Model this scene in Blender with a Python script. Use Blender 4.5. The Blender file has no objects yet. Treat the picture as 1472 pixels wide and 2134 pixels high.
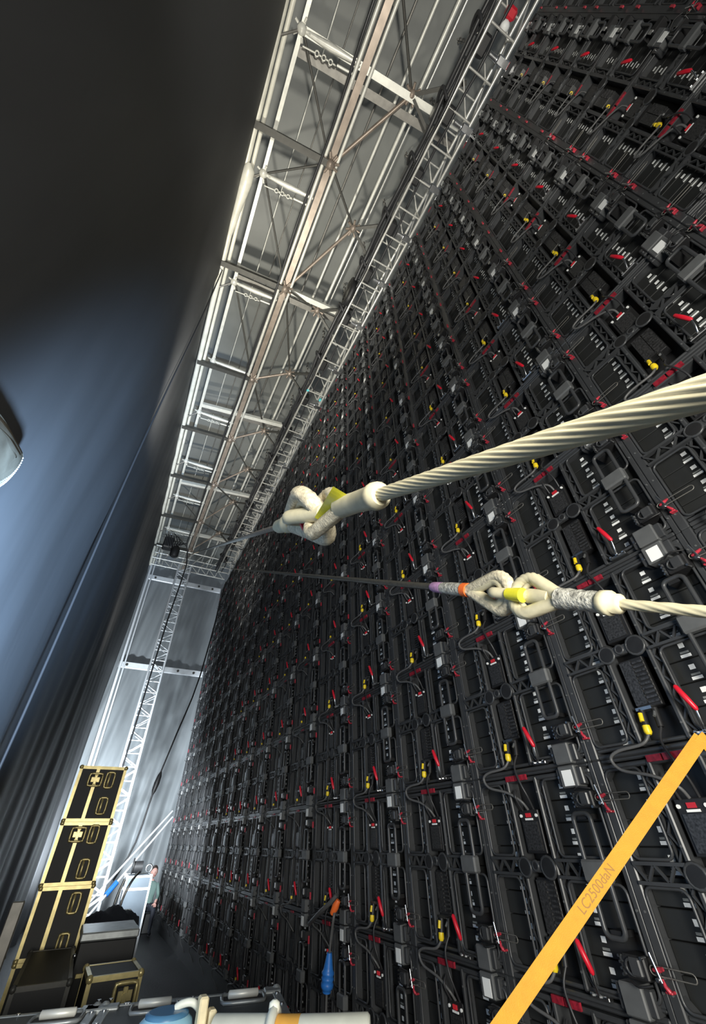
import bpy, math, random
from mathutils import Vector, Matrix

random.seed(7)
SC = bpy.context.scene
COL = SC.collection
CZ = 1.93                                    # eye height above the floor
V3 = Vector

# ------------------------------------------------------------------ camera
RX = V3((0.8885544, 0.27655295, 0.36604583))   # world axes seen in camera axes
RY = V3((-0.45850501, 0.56250065, 0.68801612))
RZ = V3((-0.01562812, -0.77917359, 0.62661334))
FPX = 842.0
cam_d = bpy.data.cameras.new('camera')
cam_d.sensor_fit = 'HORIZONTAL'
cam_d.sensor_width = 36.0
cam_d.lens = FPX / 1472.0 * 36.0
cam_d.clip_start = 0.02
cam = bpy.data.objects.new('camera', cam_d)
COL.objects.link(cam)
m = Matrix(((RX.x, -RX.y, -RX.z), (RY.x, -RY.y, -RY.z), (RZ.x, -RZ.y, -RZ.z)))
cam.matrix_world = Matrix.Translation((0, 0, CZ)) @ m.to_4x4()
SC.camera = cam


def ray(px, py):
    c = V3((px - 736.0, py - 1067.0, FPX))
    return V3((RX.dot(c), RY.dot(c), RZ.dot(c)))


def on(px, py, axis, val):
    """measured point of the photograph on the world plane axis=val"""
    r = ray(px, py)
    if axis == 2:
        val = val - CZ
    r = r * (val / r[axis])
    return V3((r.x, r.y, r.z + CZ))


def at(px, py, depth):
    r = ray(px, py) * (depth / FPX)
    return V3((r.x, r.y, r.z + CZ))


# ------------------------------------------------------------------ light, exposure
w = bpy.data.worlds.new('overcast_sky')
SC.world = w
w.use_nodes = True
bg = w.node_tree.nodes['Background']
bg.inputs[0].default_value = (0.82, 0.90, 1.0, 1)
bg.inputs[1].default_value = 0.22
SC.view_settings.view_transform = 'Standard'
SC.view_settings.look = 'None'
SC.view_settings.gamma = 1.0
SC.view_settings.exposure = 0.0
SC.view_settings.use_curve_mapping = False


def lamp(name, kind, loc, target, energy, color, size=1.0, size_y=None, spot=None):
    d = bpy.data.lights.new(name, kind)
    d.energy = energy
    d.color = color
    if kind == 'AREA':
        d.size = size
        if size_y:
            d.shape = 'RECTANGLE'
            d.size_y = size_y
    else:
        d.shadow_soft_size = size
    if spot:
        d.spot_size = spot
        d.spot_blend = 1.0
    o = bpy.data.objects.new(name, d)
    o.location = loc
    o.rotation_euler = (V3(target) - V3(loc)).to_track_quat('-Z', 'Y').to_euler()
    COL.objects.link(o)
    return o


lamp('open_end_fill', 'AREA', (-0.15, -1.8, 2.0), (1.6, 2.0, 2.5), 265, (1.0, 0.97, 0.88), 1.1, 1.1)  # added lamp behind the camera for open-end daylight, lifts wall and ropes
lamp('far_work_light', 'SPOT', (-0.35, 14.6, 0.9), (0.5, 19.3, 4.6), 6000, (0.84, 0.93, 1.0), 0.25, None, math.radians(100))
lamp('aisle_fill', 'SPOT', (-0.05, 9.7, 2.3), (1.5, 14.0, 1.6), 2600, (0.88, 0.95, 1.0), 0.15, None, math.radians(64))  # added spot behind the stack, brightens the far case, poles and person
lamp('roof_fill', 'SPOT', (0.2, 4.9, 6.2), (0.3, 5.4, 12.0), 1500, (1.0, 0.96, 0.84), 0.25, None, math.radians(112))  # added spot in mid air, no fixture, lights the roof frame from below
lamp('roof_fill_far', 'SPOT', (0.3, 10.6, 3.2), (0.45, 12.0, 12.0), 2200, (1.0, 0.96, 0.86), 0.25, None, math.radians(66))  # added spot without a fixture, brightens the far half of the roof
lamp('roof_fill_near', 'SPOT', (0.2, -1.5, 2.2), (0.6, 0.9, 12.0), 2300, (1.0, 0.96, 0.86), 0.25, None, math.radians(54))  # added spot behind the camera, brightens the near roof beams
lamp('fabric_blue_fill', 'SPOT', (0.3, 1.0, 0.85), (-0.92, 2.75, 2.8), 11500, (0.45, 0.68, 1.0), 0.15, None, math.radians(66))  # added unseen spot below the frame, makes the blue patch on the left fabric

# ------------------------------------------------------------------ materials
MAT = {}


def mat(name, col, rough=0.5, metal=0.0, var=0.0, vscale=20.0, bump=0.0, bscale=60.0, emit=None, spec=0.5, transl=0.0, stretch=None):
    mt = bpy.data.materials.new(name)
    mt.use_nodes = True
    nt = mt.node_tree
    b = nt.nodes['Principled BSDF']
    b.inputs['Base Color'].default_value = (*col, 1)
    b.inputs['Roughness'].default_value = rough
    b.inputs['Metallic'].default_value = metal
    b.inputs['Specular IOR Level'].default_value = spec
    if var or bump:
        tc = nt.nodes.new('ShaderNodeTexCoord')
        mp = nt.nodes.new('ShaderNodeMapping')
        nt.links.new(tc.outputs['Object'], mp.inputs[0])
        if stretch:
            mp.inputs['Scale'].default_value = stretch
    if var:
        n = nt.nodes.new('ShaderNodeTexNoise')
        n.inputs['Scale'].default_value = vscale
        n.inputs['Detail'].default_value = 5
        nt.links.new(mp.outputs[0], n.inputs['Vector'])
        r = nt.nodes.new('ShaderNodeMapRange')
        r.inputs[1].default_value = 0.3
        r.inputs[2].default_value = 0.7
        r.inputs[3].default_value = 1 - var
        r.inputs[4].default_value = 1 + var
        nt.links.new(n.outputs[0], r.inputs[0])
        mx = nt.nodes.new('ShaderNodeVectorMath')
        mx.operation = 'SCALE'
        mx.inputs[0].default_value = col
        nt.links.new(r.outputs[0], mx.inputs['Scale'])
        nt.links.new(mx.outputs[0], b.inputs['Base Color'])
    if bump:
        n2 = nt.nodes.new('ShaderNodeTexNoise')
        n2.inputs['Scale'].default_value = bscale
        n2.inputs['Detail'].default_value = 4
        nt.links.new(mp.outputs[0], n2.inputs['Vector'])
        bp = nt.nodes.new('ShaderNodeBump')
        bp.inputs['Strength'].default_value = bump
        bp.inputs['Distance'].default_value = 0.02
        nt.links.new(n2.outputs[0], bp.inputs['Height'])
        nt.links.new(bp.outputs[0], b.inputs['Normal'])
    if emit:
        b.inputs['Emission Color'].default_value = (*emit[0], 1)
        b.inputs['Emission Strength'].default_value = emit[1]
    if transl:
        out = nt.nodes['Material Output']
        tr = nt.nodes.new('ShaderNodeBsdfTranslucent')
        tr.inputs[0].default_value = (*col, 1)
        ms = nt.nodes.new('ShaderNodeMixShader')
        ms.inputs[0].default_value = transl
        nt.links.new(b.outputs[0], ms.inputs[1])
        nt.links.new(tr.outputs[0], ms.inputs[2])
        nt.links.new(ms.outputs[0], out.inputs[0])
    MAT[name] = mt
    return mt


mat('black_paint', (0.043, 0.045, 0.048), 0.36, 0.0, 0.15, 8)
mat('black_plastic', (0.014, 0.014, 0.015), 0.5, 0.0, 0.2, 15)
mat('module_black', (0.016, 0.017, 0.017), 0.55, 0.0, 0.2, 6)
mat('charcoal', (0.10, 0.104, 0.106), 0.5, 0.0, 0.1, 20)
mat('fin_metal', (0.07, 0.07, 0.072), 0.4, 0.6, 0.6, 90)
mat('steel', (0.62, 0.63, 0.64), 0.3, 1.0, 0.1, 30)
mat('aluminium', (0.68, 0.67, 0.62), 0.36, 0.55, 0.12, 12)
mat('pale_aluminium', (0.74, 0.73, 0.66), 0.42, 0.25, 0.1, 10)
mat('dull_metal', (0.22, 0.21, 0.19), 0.45, 0.5, 0.15, 10)
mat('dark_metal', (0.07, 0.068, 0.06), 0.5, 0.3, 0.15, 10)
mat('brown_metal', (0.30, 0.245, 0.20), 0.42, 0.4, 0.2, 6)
mat('white_metal', (0.80, 0.83, 0.86), 0.4, 0.1, 0.06, 10)
mat('red_plastic', (0.62, 0.012, 0.03), 0.35)
mat('lock_red', (0.42, 0.03, 0.05), 0.4, 0, 0.5, 70)
mat('red_label', (0.28, 0.015, 0.03), 0.45, 0, 0.4, 60)
mat('red_screen', (0.3, 0.01, 0.02), 0.4, emit=((1.0, 0.05, 0.06), 0.2))
mat('yellow_plastic', (0.85, 0.62, 0.02), 0.4)
mat('orange_plastic', (0.85, 0.16, 0.03), 0.45)
mat('blue_rubber', (0.03, 0.19, 0.62), 0.38, 0, 0.1, 30)
mat('sticker_white', (0.93, 0.94, 0.92), 0.5)
mat('sticker_grey', (0.22, 0.23, 0.22), 0.5)
mat('cable_rubber', (0.028, 0.028, 0.03), 0.42)
mat('grey_cable', (0.10, 0.10, 0.10), 0.45)
mat('rope_white', (0.60, 0.545, 0.37), 0.5, 0, 0.10, 30)
mat('rope_worn', (0.56, 0.50, 0.36), 0.5, 0, 0.35, 60, 0.2, 140)
mat('rope_brown', (0.20, 0.165, 0.125), 0.5, 0.2, 0.3, 60)
mat('rope_dark', (0.085, 0.078, 0.062), 0.45, 0.3, 0.3, 60)
mat('tape_grey', (0.40, 0.39, 0.34), 0.35, 0, 0.6, 55, 0.4, 90)
mat('tape_yellow', (0.80, 0.74, 0.04), 0.35, 0, 0.1, 30)
mat('tape_purple', (0.45, 0.25, 0.42), 0.5, 0, 0.25, 80)
mat('strap_orange', (0.70, 0.31, 0.02), 0.6, 0, 0.06, 30, 0.3, 400)
mat('ink', (0.30, 0.14, 0.01), 0.6)
mat('tent_black', (0.030, 0.031, 0.033), 0.60, 0, 0.25, 1.2, 0.25, 3.0, spec=0.35, stretch=(1, 1.0, 0.25))
mat('tent_grey', (0.20, 0.205, 0.19), 0.5, 0, 0.12, 1.3, 0.2, 4.0, transl=0.25)
mat('far_sheet', (0.33, 0.355, 0.37), 0.45, 0, 0.1, 1.5, 0.35, 3.5, transl=0.45, stretch=(2.5, 1, 0.5))
mat('keder_white', (0.78, 0.76, 0.66), 0.3, 0.1, 0.12, 5)
mat('floor_dark', (0.009, 0.010, 0.012), 0.5, 0, 0.3, 2.0, 0.15, 30)
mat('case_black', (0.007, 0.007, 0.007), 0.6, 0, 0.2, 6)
mat('case_grey', (0.060, 0.066, 0.066), 0.5, 0, 0.2, 5)
mat('gold_edge', (0.58, 0.48, 0.22), 0.35, 0.55, 0.18, 14)
mat('grey_edge', (0.34, 0.36, 0.36), 0.4, 0.5, 0.2, 12)
mat('case_blue_grey', (0.10, 0.125, 0.15), 0.45, 0, 0.1, 5)  # blue grey body of the tall far case
mat('roll_white', (0.66, 0.68, 0.60), 0.5, 0, 0.10, 9)
mat('roll_orange', (0.80, 0.42, 0.08), 0.5, 0, 0.15, 9)
mat('wood_cream', (0.70, 0.60, 0.38), 0.6, 0, 0.2, 15)
mat('jug_blue', (0.28, 0.52, 0.66), 0.35, 0, 0.1, 10)
mat('jug_dark', (0.06, 0.17, 0.30), 0.4)
mat('skin', (0.72, 0.42, 0.36), 0.5, 0, 0.1, 20)
mat('hair', (0.05, 0.035, 0.03), 0.6)
mat('shirt_green', (0.17, 0.26, 0.24), 0.7)
mat('trousers', (0.03, 0.035, 0.05), 0.7)
mat('flap_clear', (0.11, 0.098, 0.075), 0.25, 0, 0.2, 12, transl=0.2)
mat('cyan_tape', (0.1, 0.55, 0.6), 0.5)


# ------------------------------------------------------------------ mesh builder
class MB:
    def __init__(s, default=None):
        s.v = []
        s.f = []
        s.m = []
        s.sm = []
        s.default = default
        s.T = None

    def add(s, verts, faces, mt=None, smooth=False):
        b = len(s.v)
        if s.T is not None:
            verts = [s.T @ V3(p) for p in verts]
        s.v += [tuple(p) for p in verts]
        s.f += [tuple(b + i for i in f) for f in faces]
        s.m += [mt or s.default] * len(faces)
        s.sm += [smooth] * len(faces)

    def box(s, a, b, mt=None, ch=0.0):
        x0, x1 = sorted((a[0], b[0]))
        y0, y1 = sorted((a[1], b[1]))
        z0, z1 = sorted((a[2], b[2]))
        if ch <= 0:
            vs = [(x, y, z) for x in (x0, x1) for y in (y0, y1) for z in (z0, z1)]
            s.add(vs, [(0, 1, 3, 2), (4, 6, 7, 5), (0, 4, 5, 1), (2, 3, 7, 6), (0, 2, 6, 4), (1, 5, 7, 3)], mt)
            return
        c = min(ch, (x1 - x0) * .45, (y1 - y0) * .45, (z1 - z0) * .45)
        vs = []
        idx = {}
        X = (x0, x1)
        Y = (y0, y1)
        Z = (z0, z1)
        sg = (1, -1)
        for i in (0, 1):
            for j in (0, 1):
                for k in (0, 1):
                    px, py, pz = X[i], Y[j], Z[k]
                    for ax in range(3):
                        q = [px + sg[i] * c, py + sg[j] * c, pz + sg[k] * c]
                        q[ax] = (px, py, pz)[ax]
                        idx[(i, j, k, ax)] = len(vs)
                        vs.append(q)
        fs = []
        for i in (0, 1):
            fs.append([idx[(i, j, k, 0)] for j, k in ((0, 0), (1, 0), (1, 1), (0, 1))])
            fs.append([idx[(j, i, k, 1)] for j, k in ((0, 0), (1, 0), (1, 1), (0, 1))])
            fs.append([idx[(j, k, i, 2)] for j, k in ((0, 0), (1, 0), (1, 1), (0, 1))])
        for j in (0, 1):
            for k in (0, 1):
                fs.append([idx[(0, j, k, 1)], idx[(1, j, k, 1)], idx[(1, j, k, 2)], idx[(0, j, k, 2)]])
                fs.append([idx[(j, 0, k, 0)], idx[(j, 1, k, 0)], idx[(j, 1, k, 2)], idx[(j, 0, k, 2)]])
                fs.append([idx[(j, k, 0, 0)], idx[(j, k, 1, 0)], idx[(j, k, 1, 1)], idx[(j, k, 0, 1)]])
        for i in (0, 1):
            for j in (0, 1):
                for k in (0, 1):
                    fs.append([idx[(i, j, k, 0)], idx[(i, j, k, 1)], idx[(i, j, k, 2)]])
        s.add(vs, fs, mt)

    def beam(s, p, q, wx, wy, mt=None, up=V3((0, 0, 1))):
        """rectangular bar from p to q"""
        p = V3(p)
        q = V3(q)
        t = (q - p).normalized()
        a = t.cross(up)
        if a.length < 1e-4:
            a = t.cross(V3((1, 0, 0)))
        a.normalize()
        b = a.cross(t)
        vs = []
        for c in (p, q):
            for i, j in ((-1, -1), (1, -1), (1, 1), (-1, 1)):
                vs.append(c + a * (i * wx / 2) + b * (j * wy / 2))
        s.add(vs, [(0, 1, 2, 3), (7, 6, 5, 4), (0, 4, 5, 1), (1, 5, 6, 2), (2, 6, 7, 3), (3, 7, 4, 0)], mt)

    def tube(s, pts, r, n=8, mt=None, closed=False, lobes=0, twist=0.0, depth=0.14, cap=True):
        pts = [V3(p) for p in pts]
        N = len(pts)
        rr = r if isinstance(r, (list, tuple)) else [r] * N
        tang = []
        for i in range(N):
            a = pts[(i - 1) % N] if (i > 0 or closed) else pts[i]
            b = pts[(i + 1) % N] if (i < N - 1 or closed) else pts[i]
            t = (b - a)
            if t.length < 1e-9:
                t = V3((0, 0, 1))
            tang.append(t.normalized())
        ref = V3((0, 0, 1)) if abs(tang[0].z) < 0.9 else V3((1, 0, 0))
        nrm = (ref - tang[0] * ref.dot(tang[0])).normalized()
        vs = []
        L = 0.0
        for i in range(N):
            if i:
                L += (pts[i] - pts[i - 1]).length
            nrm = (nrm - tang[i] * nrm.dot(tang[i]))
            if nrm.length < 1e-6:
                nrm = tang[i].orthogonal()
            nrm.normalize()
            bi = tang[i].cross(nrm)
            for k in range(n):
                th = 2 * math.pi * k / n
                R = rr[i]
                if lobes:
                    R = R * (1 - depth + depth * abs(math.cos(lobes * 0.5 * (th - twist * L))))
                vs.append(pts[i] + nrm * (R * math.cos(th)) + bi * (R * math.sin(th)))
        fs = []
        for i in range(N if closed else N - 1):
            j = (i + 1) % N
            for k in range(n):
                k2 = (k + 1) % n
                fs.append((i * n + k, i * n + k2, j * n + k2, j * n + k))
        s.add(vs, fs, mt, True)
        if cap and not closed:
            s.add([vs[k] for k in range(n)][::-1], [tuple(range(n))], mt)
            s.add([vs[(N - 1) * n + k] for k in range(n)], [tuple(range(n))], mt)

    def cyl(s, p, q, r, n=10, mt=None, r2=None):
        s.tube([p, q], [r, r if r2 is None else r2], n, mt)

    def ball(s, c, r, mt=None, nu=8, nv=6, sc=(1, 1, 1)):
        vs = []
        fs = []
        for i in range(nv + 1):
            ph = math.pi * i / nv
            for k in range(nu):
                th = 2 * math.pi * k / nu
                vs.append((c[0] + sc[0] * r * math.sin(ph) * math.cos(th), c[1] + sc[1] * r * math.sin(ph) * math.sin(th), c[2] + sc[2] * r * math.cos(ph)))
        for i in range(nv):
            for k in range(nu):
                k2 = (k + 1) % nu
                fs.append((i * nu + k, (i + 1) * nu + k, (i + 1) * nu + k2, i * nu + k2))
        s.add(vs, fs, mt, True)

    def ring(s, c, ax, R, r, n=16, k=6, mt=None):
        ax = V3(ax).normalized()
        a = ax.orthogonal().normalized()
        b = ax.cross(a)
        s.tube([V3(c) + a * (R * math.cos(2 * math.pi * i / n)) + b * (R * math.sin(2 * math.pi * i / n)) for i in range(n)], r, k, mt, closed=True)

    def mesh(s, name):
        me = bpy.data.meshes.new(name)
        me.from_pydata(s.v, [], s.f)
        names = []
        for x in s.m:
            if x not in names:
                names.append(x)
        for x in names:
            me.materials.append(MAT[x])
        me.polygons.foreach_set('material_index', [names.index(x) for x in s.m])
        me.polygons.foreach_set('use_smooth', s.sm)
        me.update()
        return me

    def build(s, name, parent=None, loc=None):
        o = bpy.data.objects.new(name, s.mesh(name))
        COL.objects.link(o)
        if parent is not None:
            o.parent = parent
        if loc is not None:
            o.location = loc
        return o


def rrect(d, s0, s1, v0, v1, r, n=4):
    pts = []
    for cs, cv, a0 in ((s1 - r, v1 - r, 0), (s0 + r, v1 - r, 90), (s0 + r, v0 + r, 180), (s1 - r, v0 + r, 270)):
        for i in range(n + 1):
            a = math.radians(a0 + 90 * i / n)
            pts.append(V3((d, -(cs + r * math.cos(a)), cv + r * math.sin(a))))
    return pts


def smooth_path(pts, n=6):
    pts = [V3(p) for p in pts]
    out = []
    for i in range(len(pts) - 1):
        p0 = pts[max(i - 1, 0)]
        p1 = pts[i]
        p2 = pts[i + 1]
        p3 = pts[min(i + 2, len(pts) - 1)]
        for k in range(n):
            t = k / n
            out.append(0.5 * ((2 * p1) + (p2 - p0) * t + (2 * p0 - 5 * p1 + 4 * p2 - p3) * t * t + (3 * p1 - p0 - 3 * p2 + p3) * t ** 3))
    out.append(pts[-1])
    return out


def tag(o, label, cat, group=None, kind=None):
    o['label'] = label
    o['category'] = cat
    if group:
        o['group'] = group
    if kind:
        o['kind'] = kind
    return o


def thing(name, label, cat, loc=(0, 0, 0), group=None):
    o = bpy.data.objects.new(name, None)
    o.empty_display_size = 0.1
    o.location = loc
    COL.objects.link(o)
    return tag(o, label, cat, group)


ORD = ['first', 'second', 'third', 'fourth', 'fifth', 'sixth', 'seventh', 'eighth', 'ninth', 'tenth', 'eleventh', 'twelfth', 'thirteenth', 'fourteenth', 'fifteenth', 'sixteenth', 'seventeenth', 'eighteenth', 'nineteenth', 'twentieth', 'twenty-first', 'twenty-second']

# ------------------------------------------------------------------ setting
ROOF = CZ + 10.0          # level of the roof frame
TARP = CZ + 11.1
XF = -0.85                # black tent wall
YE = 19.4                 # far end sheet
XW = 2.45                 # back of the LED wall
PW, PH = 1.004, 0.972
Y0 = 1.77
Z0 = CZ + 0.315


def struct(o, label=None):
    o['kind'] = 'structure'
    if label:
        o['label'] = label
    return o


mb = MB('floor_dark')
mb.box((-3, -4, -0.1), (6, 21, 0.0))
struct(mb.build('floor'), 'dark floor under the cases and the LED wall')


def sheet(nu, nv, fn, mt, name):
    mb = MB(mt)
    vs = [fn(i / nu, j / nv) for j in range(nv + 1) for i in range(nu + 1)]
    fs = [(j * (nu + 1) + i, j * (nu + 1) + i + 1, (j + 1) * (nu + 1) + i + 1, (j + 1) * (nu + 1) + i) for j in range(nv) for i in range(nu)]
    mb.add(vs, fs, mt, True)
    return mb


def ripple(y, z):
    low = max(0.0, 1 - z / 7.0)
    a = 0.012 + 0.05 * low
    far = min(1.0, max(0.0, (y - 4) / 8.0))
    q = math.sin(y * 3.1 + 0.5 * math.sin(z * 0.9)) * 0.5 + math.sin(y * 7.3 + z * 0.35) * 0.35 + 0.3 * math.sin(y * 1.3 - z * 0.5)
    return a * (0.5 + far) * q + 0.03 * math.sin(z * 0.7 + y * 0.4)


def fab(u, v):
    y = 4.6 + (YE - 4.6) * u
    z = 12.0 * v
    return (XF - 0.03 - 0.02 * math.sin(v * 3.14) + ripple(y, z), y, z)


def fab2(u, v):
    y = -4.6 + (4.66 + 4.6) * u
    z = 12.0 * v
    return (XF + 0.015 + 0.5 * ripple(y, z) + 0.012 * math.sin(z * 1.7 + y * 1.1), y, z)


struct(sheet(150, 60, fab, 'tent_black', 'wall_left').build('wall_left'), 'black tent fabric hanging along the left side beyond the vertical seam')
o = sheet(70, 60, fab2, 'tent_black', 'fabric_sheet').build('fabric_sheet')
tag(o, 'large black tent sheet on the left in front of the dark vertical seam', 'tent sheet')
# vertical seam rope
mb = MB('cable_rubber')
seam = [V3((XF + 0.06 + 0.02 * math.sin(z * 0.8), 4.62 + 0.10 * math.sin(z * 0.45), z)) for z in [0.2 + i * 0.45 for i in range(27)]]
mb.tube(smooth_path(seam, 3), 0.013, 8)
tag(mb.build('seam_rope'), 'black padded rope hanging down the seam of the black tent wall', 'rope')


def farsheet(u, v):
    x = -1.3 + 4.6 * u
    z = 13.6 * v
    f = 0.05 * math.sin(x * 9 + 0.8 * math.sin(z * 0.8)) * (0.4 + 0.6 * abs(math.sin(z * 0.8))) + 0.05 * math.sin(x * 4.2 + z * 1.1) + 0.03 * math.sin(x * 17 - z * 2.2)
    return (x, YE + f, z)


struct(sheet(140, 70, farsheet, 'far_sheet', 'wall_back').build('wall_back'), 'pale grey creased sheet closing the far end')


def tarp(u, v):
    x = -1.3 + 5.2 * u
    y = -5.0 + (YE + 5.2) * v
    return (x, y, TARP + 0.05 * math.sin(y * 1.3) * math.sin(u * 9) + 0.25 * (u - 0.2))


struct(sheet(24, 90, tarp, 'tent_grey', 'ceiling').build('ceiling'), 'grey tarpaulin roof above the frame')


# ------------------------------------------------------------------ LED wall panels
def B(mb, d0, d1, s0, s1, v0, v1, mt=None, ch=0.0):
    mb.box((d0, -s0, v0), (d1, -s1, v1), mt, ch)


def Q(d, s, v):
    return V3((d, -s, v))


def p_frame(mb, lo):
    ch = 0 if lo else 0.006
    B(mb, 0, .1, 0, .05, 0, PH, 'black_paint', ch)
    B(mb, .005, .1, PW - .034, PW, 0, PH, 'black_paint', ch)
    B(mb, 0, .1, .305, .33, .03, PH - .03, 'black_paint', ch)
    B(mb, 0, .1, .55, .575, .03, PH - .03, 'black_paint', ch)
    B(mb, .004, .1, .05, PW - .034, 0, .022, 'black_paint', ch)
    B(mb, .012, .1, .05, PW - .034, .032, .05, 'black_paint', ch)
    B(mb, .004, .1, .05, PW - .034, PH - .05, PH - .026, 'black_paint', ch)
    B(mb, .012, .1, .05, PW - .034, PH - .018, PH, 'black_paint', ch)
    B(mb, .112, .15, 0, PW, 0, PH, 'black_plastic')
    if not lo:       # gussets, screws
        for s_ in (.05, PW - .034):
            for v_ in (.05, PH - .05):
                k = 1 if s_ < .5 else -1
                q = 1 if v_ < .5 else -1
                mb.add([Q(.01, s_, v_), Q(.01, s_ + k * .05, v_), Q(.01, s_, v_ + q * .05), Q(.05, s_, v_), Q(.05, s_ + k * .05, v_), Q(.05, s_, v_ + q * .05)],
                       [(0, 1, 2), (5, 4, 3), (1, 4, 5, 2)], 'black_paint')
        for s_ in (.025, .318, .562, PW - .017):
            for v_ in (.1, .36, .6, .86):
                mb.cyl(Q(-.003, s_, v_), Q(.004, s_, v_), .006, 6, 'charcoal')


def p_module(mb, s0, s1, v0, v1, dd=0.0):
    B(mb, .065 + dd, .111, s0 + .002, s1 - .002, v0 + .0022, v1 - .0022, 'module_black', .003)


def p_lattice(mb, lo, segs=((.05, .305), (.575, .80))):
    for s0, s1 in segs:
        B(mb, -.012, .02, s0, s1, .456, .470, 'black_paint')
        B(mb, -.012, .02, s0, s1, .528, .542, 'black_paint')
        n = 5
        for i in range(n):
            a = s0 + (s1 - s0) * i / n
            b = s0 + (s1 - s0) * (i + 1) / n
            va, vb = (.466, .532) if i % 2 else (.532, .466)
            mb.beam(Q(0, a, va), Q(0, b, vb), .010, .014, 'black_paint', V3((1, 0, 0)))


def p_chanlattice(mb, lo, segs=((.272, .307), (.573, .608))):
    for s0, s1 in segs:
        n = 8 if lo else 16
        B(mb, .02, .04, s0 - .008 if s0 < .4 else s1, s0 if s0 < .4 else s1 + .008, .05, PH - .05, 'black_paint')
        for i in range(n):
            a = .055 + .86 * i / n
            b = .055 + .86 * (i + 1) / n
            sa, sb = (s0, s1) if i % 2 else (s1, s0)
            mb.beam(Q(.02, sa, a), Q(.02, sb, b), .009, .016, 'black_paint', V3((1, 0, 0)))


def p_node(mb, lo):
    B(mb, -.008, .02, .33, .55, .475, .528, 'black_paint', 0 if lo else .004)
    n = 8 if lo else 14
    for s_, v_, R in ((.335, .497, .045), (.515, .50, .05), (.42, .505, .022)):
        mb.ring(Q(-.006, s_, v_), (1, 0, 0), R, .009, n, 5, 'black_paint')
        mb.cyl(Q(-.012, s_, v_), Q(-.006, s_, v_), R * .9, n, 'black_plastic')


def p_rim(mb, s0, s1, v0, v1, lo):
    mb.tube(rrect(.004, s0, s1, v0, v1, .035, 2 if lo else 4), .0075, 4 if lo else 6, 'black_paint', closed=True)


RIMS = ((.058, .262, .058, .448), (.058, .262, .55, .918), (.615, .962, .058, .448), (.615, .962, .55, .918))


def p_handle(mb, lo):
    mb.tube(rrect(-.035, .805, .915, .255, .74, .03, 2 if lo else 4), .0125, 5 if lo else 8, 'black_paint', closed=True)
    for v_ in (.27, .725):
        B(mb, -.03, .09, .83, .89, v_ - .012, v_ + .012, 'black_plastic')


def p_clamp(mb, lo):
    B(mb, -.06, -.008, .785, .935, .452, .545, 'charcoal', .01)


def p_lock(mb, v, up, lo):
    k = 1 if up else -1
    B(mb, -.045, .09, .862, .972, v - .04, v + .04, 'black_plastic', .006)
    if lo:
        B(mb, -.05, -.044, .85, .88, v - .02, v + .03, 'steel')
        return
    B(mb, -.06, -.03, .90, .955, v - .028, v + .034, 'black_paint', .006)
    mb.ring(Q(-.052, .905, v), (1, 0, 0), .026, .006, 12, 5, 'black_paint')
    for i in range(4):
        mb.cyl(Q(-.05, .848, v - .03 + i * .02), Q(-.025, .848, v - .03 + i * .02), .0055, 6, 'steel')
    B(mb, -.035, .02, .84, .862, v - .035, v + .035, 'black_paint', .003)
    mb.cyl(Q(-.056, .965, v + k * .035), Q(-.02, .965, v + k * .035), .007, 6, 'steel')
    mb.tube(smooth_path([Q(-.05, .88, v - k * .045), Q(-.07, .93, v - k * .055), Q(-.05, .985, v - k * .045)], 3), .005, 5, 'black_plastic')


def p_locklever(mb, v, lo):
    if lo:
        B(mb, -.035, -.02, 1.022, 1.040, v - .05, v + .01, 'lock_red')
        return
    mb.tube([Q(-.035, 1.0, v + .004), Q(-.04, 1.03, v + .008), Q(-.04, 1.052, v + .014)], [.007, .010, .007], 6, 'lock_red')
    mb.tube([Q(-.03, 1.025, v - .022), Q(-.038, 1.035, v - .04), Q(-.03, 1.042, v - .056)], [.006, .008, .010], 6, 'lock_red')
    B(mb, -.03, .0, 1.018, 1.050, v - .064, v - .054, 'lock_red', .003)
    mb.cyl(Q(-.045, 1.012, v + .06), Q(-.045, 1.03, v - .03), .006, 6, 'steel')
    mb.cyl(Q(-.06, 1.02, v - .022), Q(.05, 1.02, v - .022), .008, 6, 'steel')


def p_wireloop(mb, v, lo):
    mb.tube(rrect(-.035, .985, 1.185, v - .012, v + .018, .014, 3), .0028, 4, 'dull_metal', closed=True)


def p_couple(mb, v0, v1, lo):
    B(mb, -.035, .05, .79, .905, v0, v1, 'charcoal', .006)
    if not lo:
        B(mb, -.02, .06, .76, .94, v0 + .01, v1 - .01, 'black_paint', .006)
        mb.cyl(Q(-.026, .775, (v0 + v1) / 2), Q(-.018, .775, (v0 + v1) / 2), .008, 6, 'steel')


def p_label(mb, lo):
    B(mb, -.038, -.034, .815, .882, .868, .945, 'sticker_white')


def p_hinge(mb, lo):
    if lo:
        return
    B(mb, -.022, .01, .60, .705, .036, .052, 'steel', .003)
    for s_ in (.61, .65, .69):
        mb.cyl(Q(-.026, s_, .05), Q(-.026, s_ + .012, .05), .008, 6, 'steel')
    mb.tube(smooth_path([Q(-.026, .655, .05), Q(-.05, .672, .085), Q(-.062, .68, .135)], 3), .0065, 6, 'steel')


def p_grip(mb, lo):
    n = 5 if lo else 8
    mb.tube([Q(-.060, .682, .125), Q(-.062, .68, .135), Q(-.070, .664, .185), Q(-.076, .646, .238), Q(-.077, .644, .246)],
            [.006, .0125, .0145, .0125, .005], n, 'red_plastic')


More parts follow.
